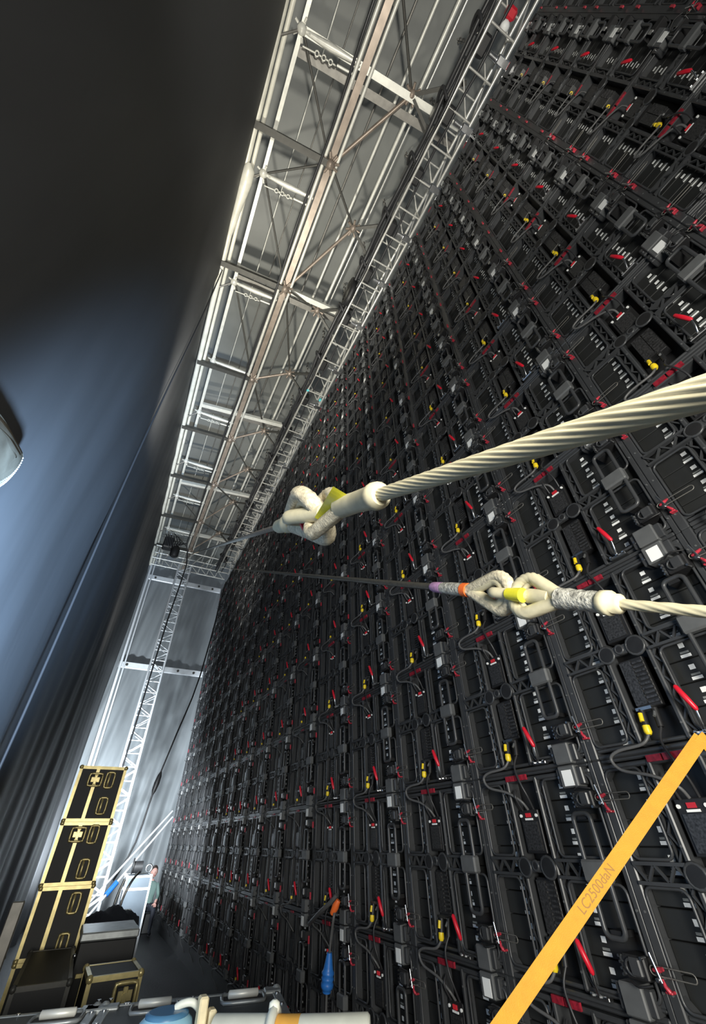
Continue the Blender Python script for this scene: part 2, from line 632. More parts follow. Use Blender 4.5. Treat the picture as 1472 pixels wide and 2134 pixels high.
def p_power(mb, lo):
    B(mb, .03, .1, .365, .50, .20, .452, 'black_plastic', .004)
    n = 4 if lo else 10
    for i in range(n):
        v = .215 + .225 * i / n
        B(mb, .018, .03, .44, .50, v, v + .225 / n * .5, 'fin_metal')
    B(mb, .02, .03, .37, .435, .215, .44, 'fin_metal')
    B(mb, .005, .06, .365, .45, .188, .203, 'steel')


def p_data(mb, lo):
    B(mb, .02, .1, .355, .51, .56, .775, 'black_plastic', .004)
    B(mb, .012, .02, .375, .49, .575, .715, 'fin_metal')
    if not lo:
        for s_ in (.37, .495):
            mb.cyl(Q(.012, s_, .745), Q(.02, s_, .745), .009, 8, 'sticker_white')
        B(mb, .014, .02, .40, .46, .722, .732, 'sticker_white')


def p_display(mb, lo):
    B(mb, .013, .02, .41, .45, .737, .758, 'red_screen')


def p_conn(mb, lo):
    n = 5 if lo else 8
    mb.cyl(Q(.02, .385, .192), Q(.0, .385, .09), .017, n, 'black_plastic')
    if lo:
        mb.cyl(Q(-.002, .386, .105), Q(-.006, .387, .08), .016, n, 'yellow_plastic')
        return
    mb.cyl(Q(.002, .382, .175), Q(-.008, .382, .135), .012, n, 'yellow_plastic')
    mb.tube([Q(.0, .386, .115), Q(-.004, .387, .085), Q(-.006, .388, .072)], [.019, .020, .012], n, 'yellow_plastic')
    if not lo:
        mb.cyl(Q(.03, .45, .19), Q(.015, .45, .10), .016, 8, 'black_plastic')
        mb.cyl(Q(.02, .45, .175), Q(.0, .45, .15), .008, 6, 'charcoal')


def p_cable(mb, lo):
    k = 2 if lo else 5
    n = 4 if lo else 6
    mb.tube(smooth_path([Q(-.004, .388, .08), Q(-.03, .35, .035), Q(-.05, .22, .02), Q(-.055, .165, -.01), Q(-.05, .20, -.065), Q(-.03, .33, -.10), Q(-.01, .42, -.15), Q(.03, .43, -.20)], k), .0085, n, 'grey_cable')


def p_cable2(mb, lo):
    k = 2 if lo else 4
    n = 4 if lo else 6
    mb.tube(smooth_path([Q(.015, .45, .10), Q(-.02, .44, .03), Q(-.03, .47, -.06), Q(-.01, .485, -.13), Q(.03, .475, -.20)], k), .007, n, 'cable_rubber')
    mb.tube(smooth_path([Q(.0, .39, -.09), Q(-.03, .40, -.13), Q(.02, .39, -.20)], k), .007, n, 'cable_rubber')


def p_redlabel(mb, lo):
    if lo:
        B(mb, -.004, .004, .38, .47, PH - .038, PH - .02, 'red_label')
        return
    B(mb, -.010, .004, .325, .40, PH - .042, PH - .012, 'red_label')
    B(mb, -.010, .004, .41, .505, PH - .042, PH - .012, 'red_label')


def p_stickers(mb, lo):
    mh = (PH - .1) / 8
    for i in range(8):
        v = .05 + mh * i
        for s_ in (.212, .70):
            c = v + mh * .62
            mb.add([Q(.0630, s_ - .014, c - .012), Q(.0630, s_ + .014, c - .012), Q(.0630, s_ + .014, c + .012), Q(.0630, s_ - .014, c + .012)], [(0, 1, 2, 3)], 'sticker_white')
            c = v + mh * .14
            mb.add([Q(.0630, s_ - .026, c - .0075), Q(.0630, s_ + .026, c - .0075), Q(.0630, s_ + .026, c + .0075), Q(.0630, s_ - .026, c + .0075)], [(0, 1, 2, 3)], 'sticker_white')
            if not lo:
                c = v + mh * .30
                mb.add([Q(.0630, s_ - .022, c - .005), Q(.0630, s_ + .022, c - .005), Q(.0630, s_ + .022, c + .005), Q(.0630, s_ - .022, c + .005)], [(0, 1, 2, 3)], 'sticker_grey')


MH = (PH - .1) / 8
rnd = random.Random(3)
PROTO = {}


def mk(name, fns, lo):
    mb = MB('black_paint')
    for f in fns:
        f(mb, lo)
    return mb.mesh(name)


mods = []
for s0, s1 in ((.05, .305), (.575, PW - .034)):
    for i in range(8):
        mb = MB('module_black')
        p_module(mb, s0, s1, .05 + MH * i, .05 + MH * (i + 1), rnd.uniform(-.0015, .0015))
        mods.append(mb.mesh('module'))
rims = []
for r_ in RIMS:
    rims.append(mk('tray_rim', [lambda mb, lo, r_=r_: p_rim(mb, *r_, lo)], False))


def tree(lo):
    """list of (name, mesh, label, kind, children)"""
    t = [('frame', mk('frame', [p_frame], lo), None, None, [])]
    if not lo:
        t += [('module', x, None, None, []) for x in mods]
        t += [('tray_rim', x, None, None, []) for x in rims]
        t += [('lattice_rail', mk('lattice_rail', [lambda mb, lo: p_lattice(mb, lo, ((.05, .305),))], lo), None, None, []),
              ('lattice_rail', mk('lattice_rail', [lambda mb, lo: p_lattice(mb, lo, ((.575, .80),))], lo), None, None, []),
              ('channel_lattice', mk('channel_lattice', [lambda mb, lo: p_chanlattice(mb, lo, ((.272, .307),))], lo), None, None, []),
              ('channel_lattice', mk('channel_lattice', [lambda mb, lo: p_chanlattice(mb, lo, ((.573, .608),))], lo), None, None, []),
              ('node_plate', mk('node_plate', [p_node], lo), None, None, [])]
    else:
        t += [('module_grid', mk('module_grid', [lambda mb, lo: [p_module(mb, s0, s1, .05 + MH * i, .05 + MH * (i + 1)) for s0, s1 in ((.05, .305), (.575, PW - .034)) for i in range(8)]], lo), None, 'stuff', []),
              ('tray_rim', mk('tray_rim', [lambda mb, lo: [p_rim(mb, *r_, lo) for r_ in RIMS]], lo), None, 'stuff', []),
              ('lattice_rail', mk('lattice_rail', [p_lattice, p_chanlattice, p_node], lo), None, 'stuff', [])]
    t += [('carrying_handle', mk('carrying_handle', [p_handle], lo), None, None, [('clamp_block', mk('clamp_block', [p_clamp], lo), 'grey clamp block', None, [])])]
    for v, up in ((.17, True), (.80, False)):
        ch = [('lock_lever', mk('lock_lever', [lambda mb, lo: p_locklever(mb, v, lo)], lo), 'small red lock lever', None, [])]
        if not lo:
            ch.append(('wire_loop', mk('wire_loop', [lambda mb, lo: p_wireloop(mb, v, lo)], lo), None, None, []))
        t.append(('corner_lock', mk('corner_lock', [lambda mb, lo: p_lock(mb, v, up, lo)], lo), None, None, ch))
    t += [('coupling_block', mk('coupling_block', [lambda mb, lo: p_couple(mb, .004, .112, lo)], lo), 'grey coupling block', None, []),
          ('coupling_block', mk('coupling_block', [lambda mb, lo: p_couple(mb, .86, PH - .004, lo)], lo), 'grey coupling block', None,
           [('paper_label', mk('paper_label', [p_label], lo), 'white label', None, [])]),
          ('lever', mk('lever', [p_grip], lo), 'red lever grip', None, ([] if lo else [('hinge', mk('hinge', [p_hinge], lo), 'bent steel hinge arm', None, [])])),
          ('power_unit', mk('power_unit', [p_power], lo), None, None, []),
          ('data_unit', mk('data_unit', [p_data], lo), None, None, ([] if lo else [('display', mk('display', [p_display], lo), 'small red display', None, [])])),
          ('connector', mk('connector', [p_conn], lo), 'black plug with yellow collars', None, []),
          ('cable', mk('cable', [p_cable], lo), None, None, [])]
    if not lo:
        t += [('cable', mk('cable', [p_cable2], lo), None, None, [])]
    t += [('red_label', mk('red_label', [p_redlabel], lo), 'red label plate', None, []),
          ('stickers', mk('stickers', [p_stickers], lo), 'rows of white stickers', 'stuff', [])]
    return t


NEAR = tree(False)
MID = tree(True)
ALL = [p_frame, lambda mb, lo: [B(mb, .065, .111, s0, s1, .05, PH - .05, 'module_black') for s0, s1 in ((.05, .305), (.575, PW - .034))],
       lambda mb, lo: [p_rim(mb, *r_, lo) for r_ in RIMS], p_lattice, p_node, p_handle, p_clamp,
       lambda mb, lo: [p_lock(mb, .17, True, lo), p_lock(mb, .80, False, lo)],
       lambda mb, lo: [p_couple(mb, .004, .112, lo), p_couple(mb, .86, PH - .004, lo)], p_label, lambda mb, lo: B(mb, -.075, -.06, .648, .668, .14, .24, 'lock_red'), p_power, p_data, p_cable, p_stickers]
FAR = mk('led_panel', ALL, True)


def inst(lst, parent):
    for name, me, label, kind, ch in lst:
        o = bpy.data.objects.new(name, me)
        COL.objects.link(o)
        o.parent = parent
        if label:
            o['label'] = label
        if kind:
            o['kind'] = kind
        if name == 'lever':
            o.rotation_euler = (rnd.uniform(-.02, .02), 0, 0)
        inst(ch, o)


COLS = list(range(-4, 17))
ROWS = list(range(-2, 9))
NC = len(COLS)
eye = V3((0, 0, CZ))
for r in ROWS:
    for c in COLS:
        loc = V3((XW, Y0 + PW * c, Z0 + PH * r))
        cen = loc + V3((0, -PW / 2, PH / 2))
        dist = (cen - eye).length
        ri = r + 2
        ci = c + 4
        rowtxt = 'bottom row' if ri == 0 else ('top row' if ri == len(ROWS) - 1 else ORD[ri] + ' row up')
        coltxt = 'end column at the far end' if ci == NC - 1 else ORD[NC - 1 - ci] + ' column from the far end'
        lab = 'black LED wall panel seen from behind, %s, %s' % (rowtxt, coltxt)
        if dist > 11.0:
            o = bpy.data.objects.new('led_panel', FAR)
            o.location = loc
            COL.objects.link(o)
            tag(o, lab, 'led panel', 'LED panels of the wall')
        else:
            o = thing('led_panel', lab, 'led panel', loc, 'LED panels of the wall')
            inst(NEAR if dist < 6.2 else MID, o)

# base beam under the wall
mb = MB('black_plastic')
zb = Z0 - 2 * PH
mb.box((XW + 0.0, Y0 - PW * 5, 0.0), (XW + .15, Y0 + PW * 16, zb - .01))
struct(mb.build('trim_1'), 'black base beam under the LED wall')

# ------------------------------------------------------------------ LED header truss
ZT = CZ + 9.25
tr = thing('ladder_truss', 'bright aluminium box truss running along the top of the LED wall', 'truss', (2.2, 0, ZT))
YA, YB = -2.4, 16.6


def rel(p, base):
    return V3(p) - V3(base)


base = V3((2.2, 0, ZT))
for x, z in ((1.96, 0), (2.43, 0), (1.96, .45), (2.43, .45)):
    mb = MB('aluminium')
    mb.cyl(rel((x, YA, ZT + z), base), rel((x, YB, ZT + z), base), .026, 8)
    mb.build('chord', tr)
y = YA
k = 0
rung = MB('aluminium')
rung.cyl(V3((-.24, 0, 0)), V3((.23, 0, 0)), .018, 6)
rung_me = rung.mesh('rung')
r2_ = MB('aluminium')
r2_.cyl(V3((-.24, .25, .45)), V3((.23, .25, .45)), .016, 6)
rung2_me = r2_.mesh('rung')
p2_ = MB('aluminium')
p2_.cyl(V3((-.24, 0, 0)), V3((-.24, 0, .45)), .016, 6)
pst_me = p2_.mesh('post')
p2_ = MB('aluminium')
p2_.cyl(V3((.23, 0, 0)), V3((.23, 0, .45)), .016, 6)
pst2_me = p2_.mesh('post')
dg = MB('aluminium')
dg.cyl(V3((-.24, 0, 0)), V3((-.24, .5, .45)), .014, 6)
dg_me = dg.mesh('brace')
dg2 = MB('aluminium')
dg2.cyl(V3((.23, 0, .45)), V3((.23, .5, 0)), .014, 6)
dg2_me = dg2.mesh('brace')
dg3 = MB('aluminium')
dg3.cyl(V3((-.24, 0, .45)), V3((.23, .5, .45)), .014, 6)
dg3_me = dg3.mesh('brace')
while y < YB:
    for nm, me in (('rung', rung_me), ('brace', dg_me), ('brace', dg2_me), ('brace', dg3_me), ('rung', rung2_me), ('post', pst_me), ('post', pst2_me)):
        o = bpy.data.objects.new(nm, me)
        COL.objects.link(o)
        o.parent = tr
        o.location = (0, y, 0)
    y += .5
    k += 1

# clamps and hoists on the truss
hoists = [-1.55, -.65, .2, 1.1, 2.0, 2.95, 4.0, 5.3, 6.5, 7.8, 9.1, 10.4, 11.7, 13.0, 14.3, 15.6]
cl = MB('black_plastic')
cl.box((-.09, -.10, -.03), (.05, .08, .2), 'black_plastic', .02)
cl.box((-.16, -.05, .12), (-.06, .14, .3), 'black_paint', .02)
cl.tube(smooth_path([(-.1, -.1, 0), (-.2, -.16, .1), (-.14, -.02, .28), (.0, .08, .33)], 4), .02, 6, 'cable_rubber')
cl_me = cl.mesh('clamp_body')
hk = MB('steel')
hk.ring((.28, 0, .08), (0, 1, 0), .06, .02, 10, 6)
hk.ring((.36, .06, -.02), (1, 0, 0), .055, .02, 10, 6)
hk.box((.2, -.05, -.04), (.42, .03, .02), 'steel', .01)
hk.cyl((.1, 0, .02), (.25, 0, .02), .03, 8)
hk_me = hk.mesh('shackle')
chn = MB('dull_metal')
for i in range(11):
    zz = .3 + i * .13
    chn.tube([V3((-.02 + (.0 if i % 2 else .02) * s1, (.02 if i % 2 else 0) * s1, zz + dz)) for s1, dz in ((1, 0), (1, .12), (-1, .12), (-1, 0))], .008, 4, closed=True)
chn_me = chn.mesh('hoist_chain')
for i, yy in enumerate(hoists):
    t = thing('truss_clamp', 'black hoist clamp with steel shackle on the wall truss, %s from the near end' % ORD[i], 'clamp', (2.04, yy, ZT + .02), 'clamps on the LED truss')
    t.scale = (1.35, 1.5, 1.2)
    for nm, me in (('clamp_body', cl_me), ('shackle', hk_me), ('hoist_chain', chn_me)):
        o = bpy.data.objects.new(nm, me)
        COL.objects.link(o)
        o.parent = t
# cables along the truss
for j, (x, z, r, lb) in enumerate(((1.84, .16, .036, 'thick black cable on the inner side of the wall truss, nearest the roof centre'),
                                   (1.90, .03, .028, 'black cable tied along the lower inner chord of the wall truss'),
                                   (1.88, .30, .03, 'black cable swagging along the upper inner chord of the wall truss'),
                                   (2.12, .10, .022, 'black cable lying inside the wall truss beside its rungs'))):
    pts = []
    for i in range(77):
        yy = YA + (YB - YA) * i / 76
        ph = (yy * (1.0 + .07 * j) + j * .37) % 1.0
        pts.append(V3((x + .02 * math.sin(yy * 2.3 + j), yy, ZT + z - .09 * math.sin(ph * math.pi))))
    mb = MB('cable_rubber')
    mb.tube(pts, r, 6)
    tag(mb.build('cable'), lb, 'cable', 'cables along the wall truss')

# round fan, red beacon, cyan tape
t = thing('drum_fan', 'round black drum fan hanging beside the wall truss', 'fan', (1.86, 3.45, ZT + .15))
mb = MB('black_plastic')
mb.tube([(-.06, 0, 0), (-.05, 0, 0), (.05, 0, 0), (.06, 0, 0)], [.27, .3, .3, .27], 24)
mb.build('housing', t)
mb = MB('dark_metal')
for R in (.08, .15, .22):
    mb.ring((-.065, 0, 0), (1, 0, 0), R, .007, 20, 5)
mb.build('grille', t)
mb = MB('dull_metal')
mb.beam((0, 0, .28), (.1, 0, .75), .04, .03)
mb.build('bracket', t)
t = thing('signal_lamp', 'red signal lamp with a cream lens clamped on the near end of the wall truss', 'lamp', (2.2, -1.05, ZT + .05))
mb = MB('red_plastic')
mb.box((-.08, -.12, 0), (.08, .02, .14), 'red_plastic', .03)
mb.build('body', t)
mb = MB('sticker_white')
mb.ball((0, .09, .04), .075, 'sticker_white', 12, 8)
mb.build('lens', t)['label'] = 'cream lens'
mb = MB('cyan_tape')
mb.tube([(1.93, 6.1, ZT), (1.99, 6.1, ZT)], .04, 10)
mb.tube([(2.38, 6.2, ZT), (2.38, 6.27, ZT)], .034, 10)
tag(mb.build('tape_wrap'), 'cyan tape wrapped round the wall truss chord', 'tape')

# ------------------------------------------------------------------ roof frame
rf = thing('roof_frame', 'pale metal space frame under the grey roof, with beams, struts and node joints', 'roof frame', (0, 0, ROOF))
RB = V3((0, 0, ROOF))


def part(name, fn, mt, parent=rf, label=None):
    mb = MB(mt)
    fn(mb)
    o = mb.build(name, parent)
    if label:
        o['label'] = label
    return o


def R(x, y, z=0):
    return V3((x, y, z))


YS, YR = -2.6, 18.6
part('eave_tube', lambda mb: mb.cyl(R(-.83, YS, .02), R(-.83, YR, .02), .06, 12), 'keder_white', label='glossy white eave tube')
part('eave_tube', lambda mb: mb.cyl(R(-.72, YS, .10), R(-.72, YR, .10), .04, 10), 'keder_white', label='glossy white eave tube')
part('cloth_wrap', lambda mb: mb.tube([R(-.78, 2.45, .0), R(-.76, 2.55, -.02), R(-.76, 2.75, -.03), R(-.79, 3.2, .0), R(-.83, 3.8, .02)], [.05, .12, .125, .09, .06], 12), 'keder_white', label='white cloth bunched round the eave tube')
part('side_rail', lambda mb: mb.beam(R(-.50, YS, .18), R(-.50, YR, .18), .07, .09), 'pale_aluminium')
part('centre_beam', lambda mb: [mb.beam(R(.60, YS, .10), R(.60, YR, .10), .12, .12)], 'brown_metal', label='brown stained centre beam')
part('centre_tube', lambda mb: mb.cyl(R(.47, YS, .03), R(.47, YR, .03), .035, 8), 'pale_aluminium')
part('centre_tube', lambda mb: mb.cyl(R(.72, YS, .05), R(.72, YR, .05), .032, 8), 'pale_aluminium')
for x, z, r, mt in ((1.05, .85, .02, 'dull_metal'), (1.35, .75, .03, 'pale_aluminium'), (1.62, .40, .035, 'pale_aluminium'), (1.75, .55, .02, 'aluminium'), (2.3, .8, .025, 'dull_metal'), (-.1, .9, .012, 'pale_aluminium'), (.2, .95, .012, 'dull_metal')):
    part('purlin', lambda mb: mb.cyl(R(x, YS, z), R(x, YR, z), r, 8), mt)
CN = [-.7, 1.77, 4.29, 6.97, 9.42, 11.8, 14.3, 16.6]      # centre nodes
RN = [-1.9, .29, 2.55, 4.5, 6.46, 8.78, 10.7, 12.7, 15.0]   # right nodes
LN = [-2.0, .48, 2.52, 4.75, 7.0, 8.9, 11.2, 13.2, 15.5]
for yy in CN[1:]:
    part('shaded_crossbar', lambda mb: mb.beam(R(-.86, yy + .1, -.02), R(.58, yy, .0), .11, .10), 'dark_metal', label='crossbar coloured dark for its shaded underside')  # dark metal colour carries the shade of the beam undersides
for y0, y1 in ((.48, .24), (4.42, 4.28), (8.62, 8.2), (12.4, 12.0), (15.6, 15.4)):
    part('main_crossbeam', lambda mb: [mb.beam(R(-.52, y0, .20), R(2.62, y1, .20), .115, .10)], 'pale_aluminium', label='bright double crossbeam')
    part('main_crossbeam', lambda mb: [mb.beam(R(-.52, y0 + .26, .34), R(2.62, y1 + .26, .34), .13, .06)], 'dull_metal')
for yy in LN:
    part('taper_bar', lambda mb: [mb.tube([R(-.5, yy, .16), R(.0, yy - .04, .12), R(.52, yy - .09, .08)], [.028, .06, .028], 8)], 'pale_aluminium')
    part('node_joint', lambda mb: [mb.ball((-.5, yy, .16), .085, None, 10, 7)] + [mb.cyl(R(-.5 + .09 * math.cos(a), yy + .09 * math.sin(a), .14), R(-.5 + .15 * math.cos(a), yy + .15 * math.sin(a), .12), .022, 6) for a in (0, 1.2, 2.4, 3.6, 4.9)], 'pale_aluminium')
    part('eave_strut', lambda mb: mb.cyl(R(-.5, yy, .16), R(-.84, yy + .25, .0), .022, 6), 'dull_metal')
    part('tension_chain', lambda mb: [mb.cyl(R(-.42, yy + .16, .1), R(-.2, yy + .13, .08), .014, 5)] + [mb.ring(R(-.18 + .06 * i, yy + .125 - i * .004, .08), (0, 1, 0) if i % 2 else (0, 0, 1), .034, .012, 8, 5) for i in range(6)] + [mb.cyl(R(.17, yy + .09, .08), R(.44, yy + .06, .06), .022, 6)], 'pale_aluminium')
for yy in CN:
    part('node_joint', lambda mb: [mb.ball((.60, yy, .0), .09, None, 10, 7)] + [mb.cyl(R(.6 + .08 * math.cos(a), yy + .08 * math.sin(a), .0), R(.6 + .17 * math.cos(a), yy + .17 * math.sin(a), .03), .026, 6) for a in (.3, 1.1, 1.9, 2.7, 3.5, 4.3, 5.1, 5.9)], 'brown_metal')
    for ly in LN:
        if -2.4 < ly - yy < -1.0 or .5 < ly - yy < .9:
            part('diagonal', lambda mb: mb.cyl(R(.58, yy, .04), R(-.48, ly, .18), .022, 6), 'dark_metal')
    for ry in RN:
        if abs(ry - yy) < 2.4:
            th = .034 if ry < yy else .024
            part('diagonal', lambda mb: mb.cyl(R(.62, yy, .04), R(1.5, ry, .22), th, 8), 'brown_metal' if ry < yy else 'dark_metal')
    part('post', lambda mb: mb.cyl(R(.6, yy, .1), R(.75, yy + .25, 1.0), .03, 6), 'pale_aluminium')
for yy in RN:
    part('node_joint', lambda mb: [mb.ball((1.5, yy, .22), .085, None, 10, 7)] + [mb.cyl(R(1.5 + .08 * math.cos(a), yy + .08 * math.sin(a), .2), R(1.5 + .16 * math.cos(a), yy + .16 * math.sin(a), .18), .025, 6) for a in (0, .9, 1.8, 2.7, 3.6, 4.5, 5.4)], 'brown_metal')
    part('diagonal', lambda mb: mb.beam(R(1.5, yy, .2), R(2.2, yy - .55, -.1), .06, .05), 'dark_metal')
    part('diagonal', lambda mb: mb.beam(R(1.5, yy, .2), R(2.15, yy + .35, -.1), .05, .05), 'dark_metal')
    part('hanger', lambda mb: mb.cyl(R(1.5, yy, .2), R(1.62, yy + .3, .95), .018, 6), 'pale_aluminium')
# long black cable beside the centre beam
mb = MB('cable_rubber')
pts = [V3((.40 + .02 * math.sin(i * 1.1), YS + i * .55, ROOF - .07 + .02 * math.sin(i * 2.3))) for i in range(35)]
pts += [V3((.62, 16.35, ROOF - .9)), V3((.50, 16.35, 8.6)), V3((.44, 16.35, 5.1)), V3((.42, 16.35, 3.0)), V3((.45, 16.3, 1.2))]
mb.tube(smooth_path(pts, 2), .026, 6)
tag(mb.build('cable'), 'long black cable running along the brown roof beam and down the white tower', 'cable')

# far end box truss with hoist
et = thing('end_truss', 'dense aluminium box truss across the far end of the roof', 'truss', (0, 16.6, ROOF - .7))
for y_, z_ in ((0, 0), (.6, 0), (0, .6), (.6, .6)):
    mb = MB('aluminium')
    mb.cyl((-.75, y_, z_), (2.4, y_, z_), .03, 8)
    mb.build('chord', et)
for i in range(8):
    x0 = -.7 + i * .38
    for a, b in (((x0, 0, 0), (x0 + .38, 0, .6)), ((x0, 0, 0), (x0 + .38, .6, 0)), ((x0, 0, 0), (x0, .6, 0))):
        mb = MB('aluminium')
        mb.cyl(a, b, .02, 6)
        mb.build('brace', et)
ch = thing('chain_hoist', 'black chain hoist with cable bundle hanging at the far left roof corner', 'hoist', (-.3, 15.6, ROOF - .75))
mb = MB('black_plastic')
mb.box((-.2, -.15, 0), (.18, .2, .5), None, .04)
mb.build('motor', ch)
mb = MB('case_black')
mb.tube([(.32, 0, -.3), (.32, 0, -.25), (.32, 0, .1), (.34, 0, .25)], [.1, .17, .17, .05], 12)
mb.build('chain_bag', ch)
mb = MB('cable_rubber')
for i in range(6):
    mb.tube(smooth_path([(-.2 + i * .1, -.1, .6), (-.05 + i * .1, -.2, .2), (.1 + i * .07, -.1, .0 + i * .05), (.15 + i * .1, .1, .5)], 4), .025, 6)
mb.build('cable_coil', ch)
mb = MB('steel')
mb.ring((0, 0, .62), (0, 1, 0), .1, .025, 12, 6)
mb.build('hook', ch)

# ------------------------------------------------------------------ far end tower and poles
tw = thing('truss_tower', 'white lattice truss tower standing before the far grey sheet', 'tower', (.62, 16.9, 0))
TH = 11.2


def twx(z):
    return -.06 * (z / TH - .5)


for sx in (-.24, .24):
    for sy in (-.2, .2):
        mb = MB('white_metal')
        mb.cyl((sx, sy, 0), (sx - .03, sy, TH), .034, 8)
        mb.build('chord', tw)
nb = 30
for i in range(nb):
    z0 = TH * i / nb + .05
    z1 = TH * (i + 1) / nb - .02
    for y_ in (-.2, .2):
        mb = MB('white_metal')
        a = (-.24, z0) if i % 2 else (.24, z0)
        b = (.24, z1) if i % 2 else (-.24, z1)
        mb.cyl((a[0], y_, a[1]), (b[0] - .02, y_, b[1]), .022, 6)
        mb.build('brace', tw)
    mb = MB('white_metal')
    mb.cyl((.24, -.2, z0), (.23, .2, z1), .022, 6)
    mb.build('brace', tw)
    mb = MB('white_metal')
    mb.cyl((-.24, -.2, z0), (.24, -.2, z0), .02, 6)
    mb.build('rung', tw)
mb = MB('white_metal')
mb.box((-.5, -.5, 0), (.5, .5, .06), None, .01)
mb.build('base_plate', tw)

for nm, x0, x1, r, lab in (('post', -.50, -.80, .05, 'white round corner post at the far left, outer one'), ('post', -.36, -.66, .03, 'thin white corner post at the far left, inner one')):
    mb = MB('white_metal')
    mb.cyl((x0, 18.9, 0), (x1, 18.9, TARP), r, 10)
    tag(mb.build(nm), lab, 'post')
for z, lab in ((CZ + 9.7, 'upper white crossbar on the far grey sheet'), (CZ + 5.65, 'lower white crossbar on the far grey sheet')):
    t = thing('crossbar', lab, 'crossbar', (1.0, 19.22, z))
    mb = MB('white_metal')
    mb.box((-1.75, -.05, -.12), (1.6, .05, .12), None, .015)
    mb.build('bar', t)
    for x in (-1.45, -.2, .55, 1.2):
        mb = MB('dark_metal')
        mb.cyl((x, -.065, 0), (x, -.045, 0), .05, 10)
        mb.build('bolt', t)
# guy wire with turnbuckle
t = thing('guy_wire', 'dark guy wire with a turnbuckle before the far grey sheet', 'wire', (1.0, 14.5, 0))
G = [on(470, 1215, 1, 15.0), on(418, 1406, 1, 15.0), on(368, 1530, 1, 15.0), on(325, 1635, 1, 15.0), on(283, 1755, 1, 15.0), on(236, 1835, 1, 15.0)]
G = [p - V3((1.0, 14.5, 0)) for p in G]
mb = MB('cable_rubber')
mb.tube(smooth_path(G, 3), .022, 6)
mb.build('wire', t)
mb = MB('black_plastic')
a, b = G[2].lerp(G[3], .75), G[3].lerp(G[4], .2)
mb.tube([a, a.lerp(b, .2), a.lerp(b, .5), a.lerp(b, .8), b], [.02, .06, .075, .06, .02], 8)
mb.build('turnbuckle', t)
# pole pair
for dx, lab in ((0.0, 'upper of two pale brace poles leaning from the wall foot to the tower'), (.14, 'lower of two pale brace poles with a blue foot sleeve leaning to the tower')):
    a = on(360, 1690 + dx * 90, 1, 15.2)
    b = on(225 + dx * 60, 1838 + dx * 90, 1, 14.6)
    b = a + (b - a) * ((a.z - .02) / (a.z - b.z))
    t = thing('brace_pole', lab, 'pole', tuple(b), 'brace poles')
    mb = MB('white_metal')
    mb.cyl(V3(), a - b, .026, 8)
    mb.build('pole', t)
    if dx:
        mb = MB('blue_rubber')
        q = on(232, 1845, 1, 14.5) - b
        k = q.dot((a - b).normalized())
        d_ = (a - b).normalized()
        mb.cyl(d_ * (k - .15), d_ * (k + .15), .06, 10)
        mb.build('sleeve', t)['label'] = 'blue padded sleeve'


# ------------------------------------------------------------------ cases
def edge_frame(mb, w_, d_, h_, t, mt):
    x0, x1, y0, y1, z0, z1 = -w_ / 2, w_ / 2, -d_ / 2, d_ / 2, 0, h_
    e = .004
    for x in (x0, x1):
        for y_ in (y0, y1):
            sx = 1 if x == x0 else -1
            sy = 1 if y_ == y0 else -1
            mb.box((x - e * sx, y_ - e * sy, z0), (x + t * sx, y_ + t * sy, z1), mt)
    for x in (x0, x1):
        sx = 1 if x == x0 else -1
        for z in (z0, z1):
            sz = 1 if z == z0 else -1
            mb.box((x - e * sx, y0, z - e * sz), (x + t * sx, y1, z + t * sz), mt)
    for y_ in (y0, y1):
        sy = 1 if y_ == y0 else -1
        for z in (z0, z1):
            sz = 1 if z == z0 else -1
            mb.box((x0, y_ - e * sy, z - e * sz), (x1, y_ + t * sy, z + t * sz), mt)


def latch_mesh(mb, cx, cz, y, w_, h_, mt):
    """recessed dish with butterfly latch on a face of constant y"""
    pts = []
    for i in range(16):
        a = 2 * math.pi * i / 16
        sx = max(-1, min(1, 1.35 * math.cos(a)))
        sz = max(-1, min(1, 1.35 * math.sin(a)))
        pts.append(V3((cx + sx * w_ / 2, y - .006, cz + sz * h_ / 2)))
    mb.tube(pts, .016, 6, mt, closed=True)
    mb.box((cx - w_ * .4, y - .014, cz - h_ * .36), (cx + w_ * .4, y - .002, cz + h_ * .36), 'case_black', .006)
    mb.box((cx - w_ * .34, y - .018, cz - h_ * .22), (cx + w_ * .34, y - .008, cz + h_ * .22), mt, .006)
    mb.box((cx - w_ * .12, y - .022, cz - h_ * .36), (cx + w_ * .12, y - .010, cz + h_ * .36), mt, .006)
    mb.cyl((cx, y - .03, cz), (cx, y - .012, cz), h_ * .16, 8, mt)


def handle_mesh(mb, cx, cz, y, w_, h_, mt):
    pts = []
    for i in range(16):
        a = 2 * math.pi * i / 16
        sx = max(-1, min(1, 1.3 * math.cos(a)))
        sz = max(-1, min(1, 1.3 * math.sin(a)))
        pts.append(V3((cx + sx * w_ / 2, y - .005, cz + sz * h_ / 2)))
    mb.tube(pts, .015, 6, mt, closed=True)
    mb.tube(smooth_path([(cx - w_ * .12, y - .004, cz + h_ * .36), (cx - w_ * .12, y - .035, cz + h_ * .28), (cx - w_ * .12, y - .035, cz - h_ * .28), (cx - w_ * .12, y - .004, cz - h_ * .36)], 3), .016, 6, mt)


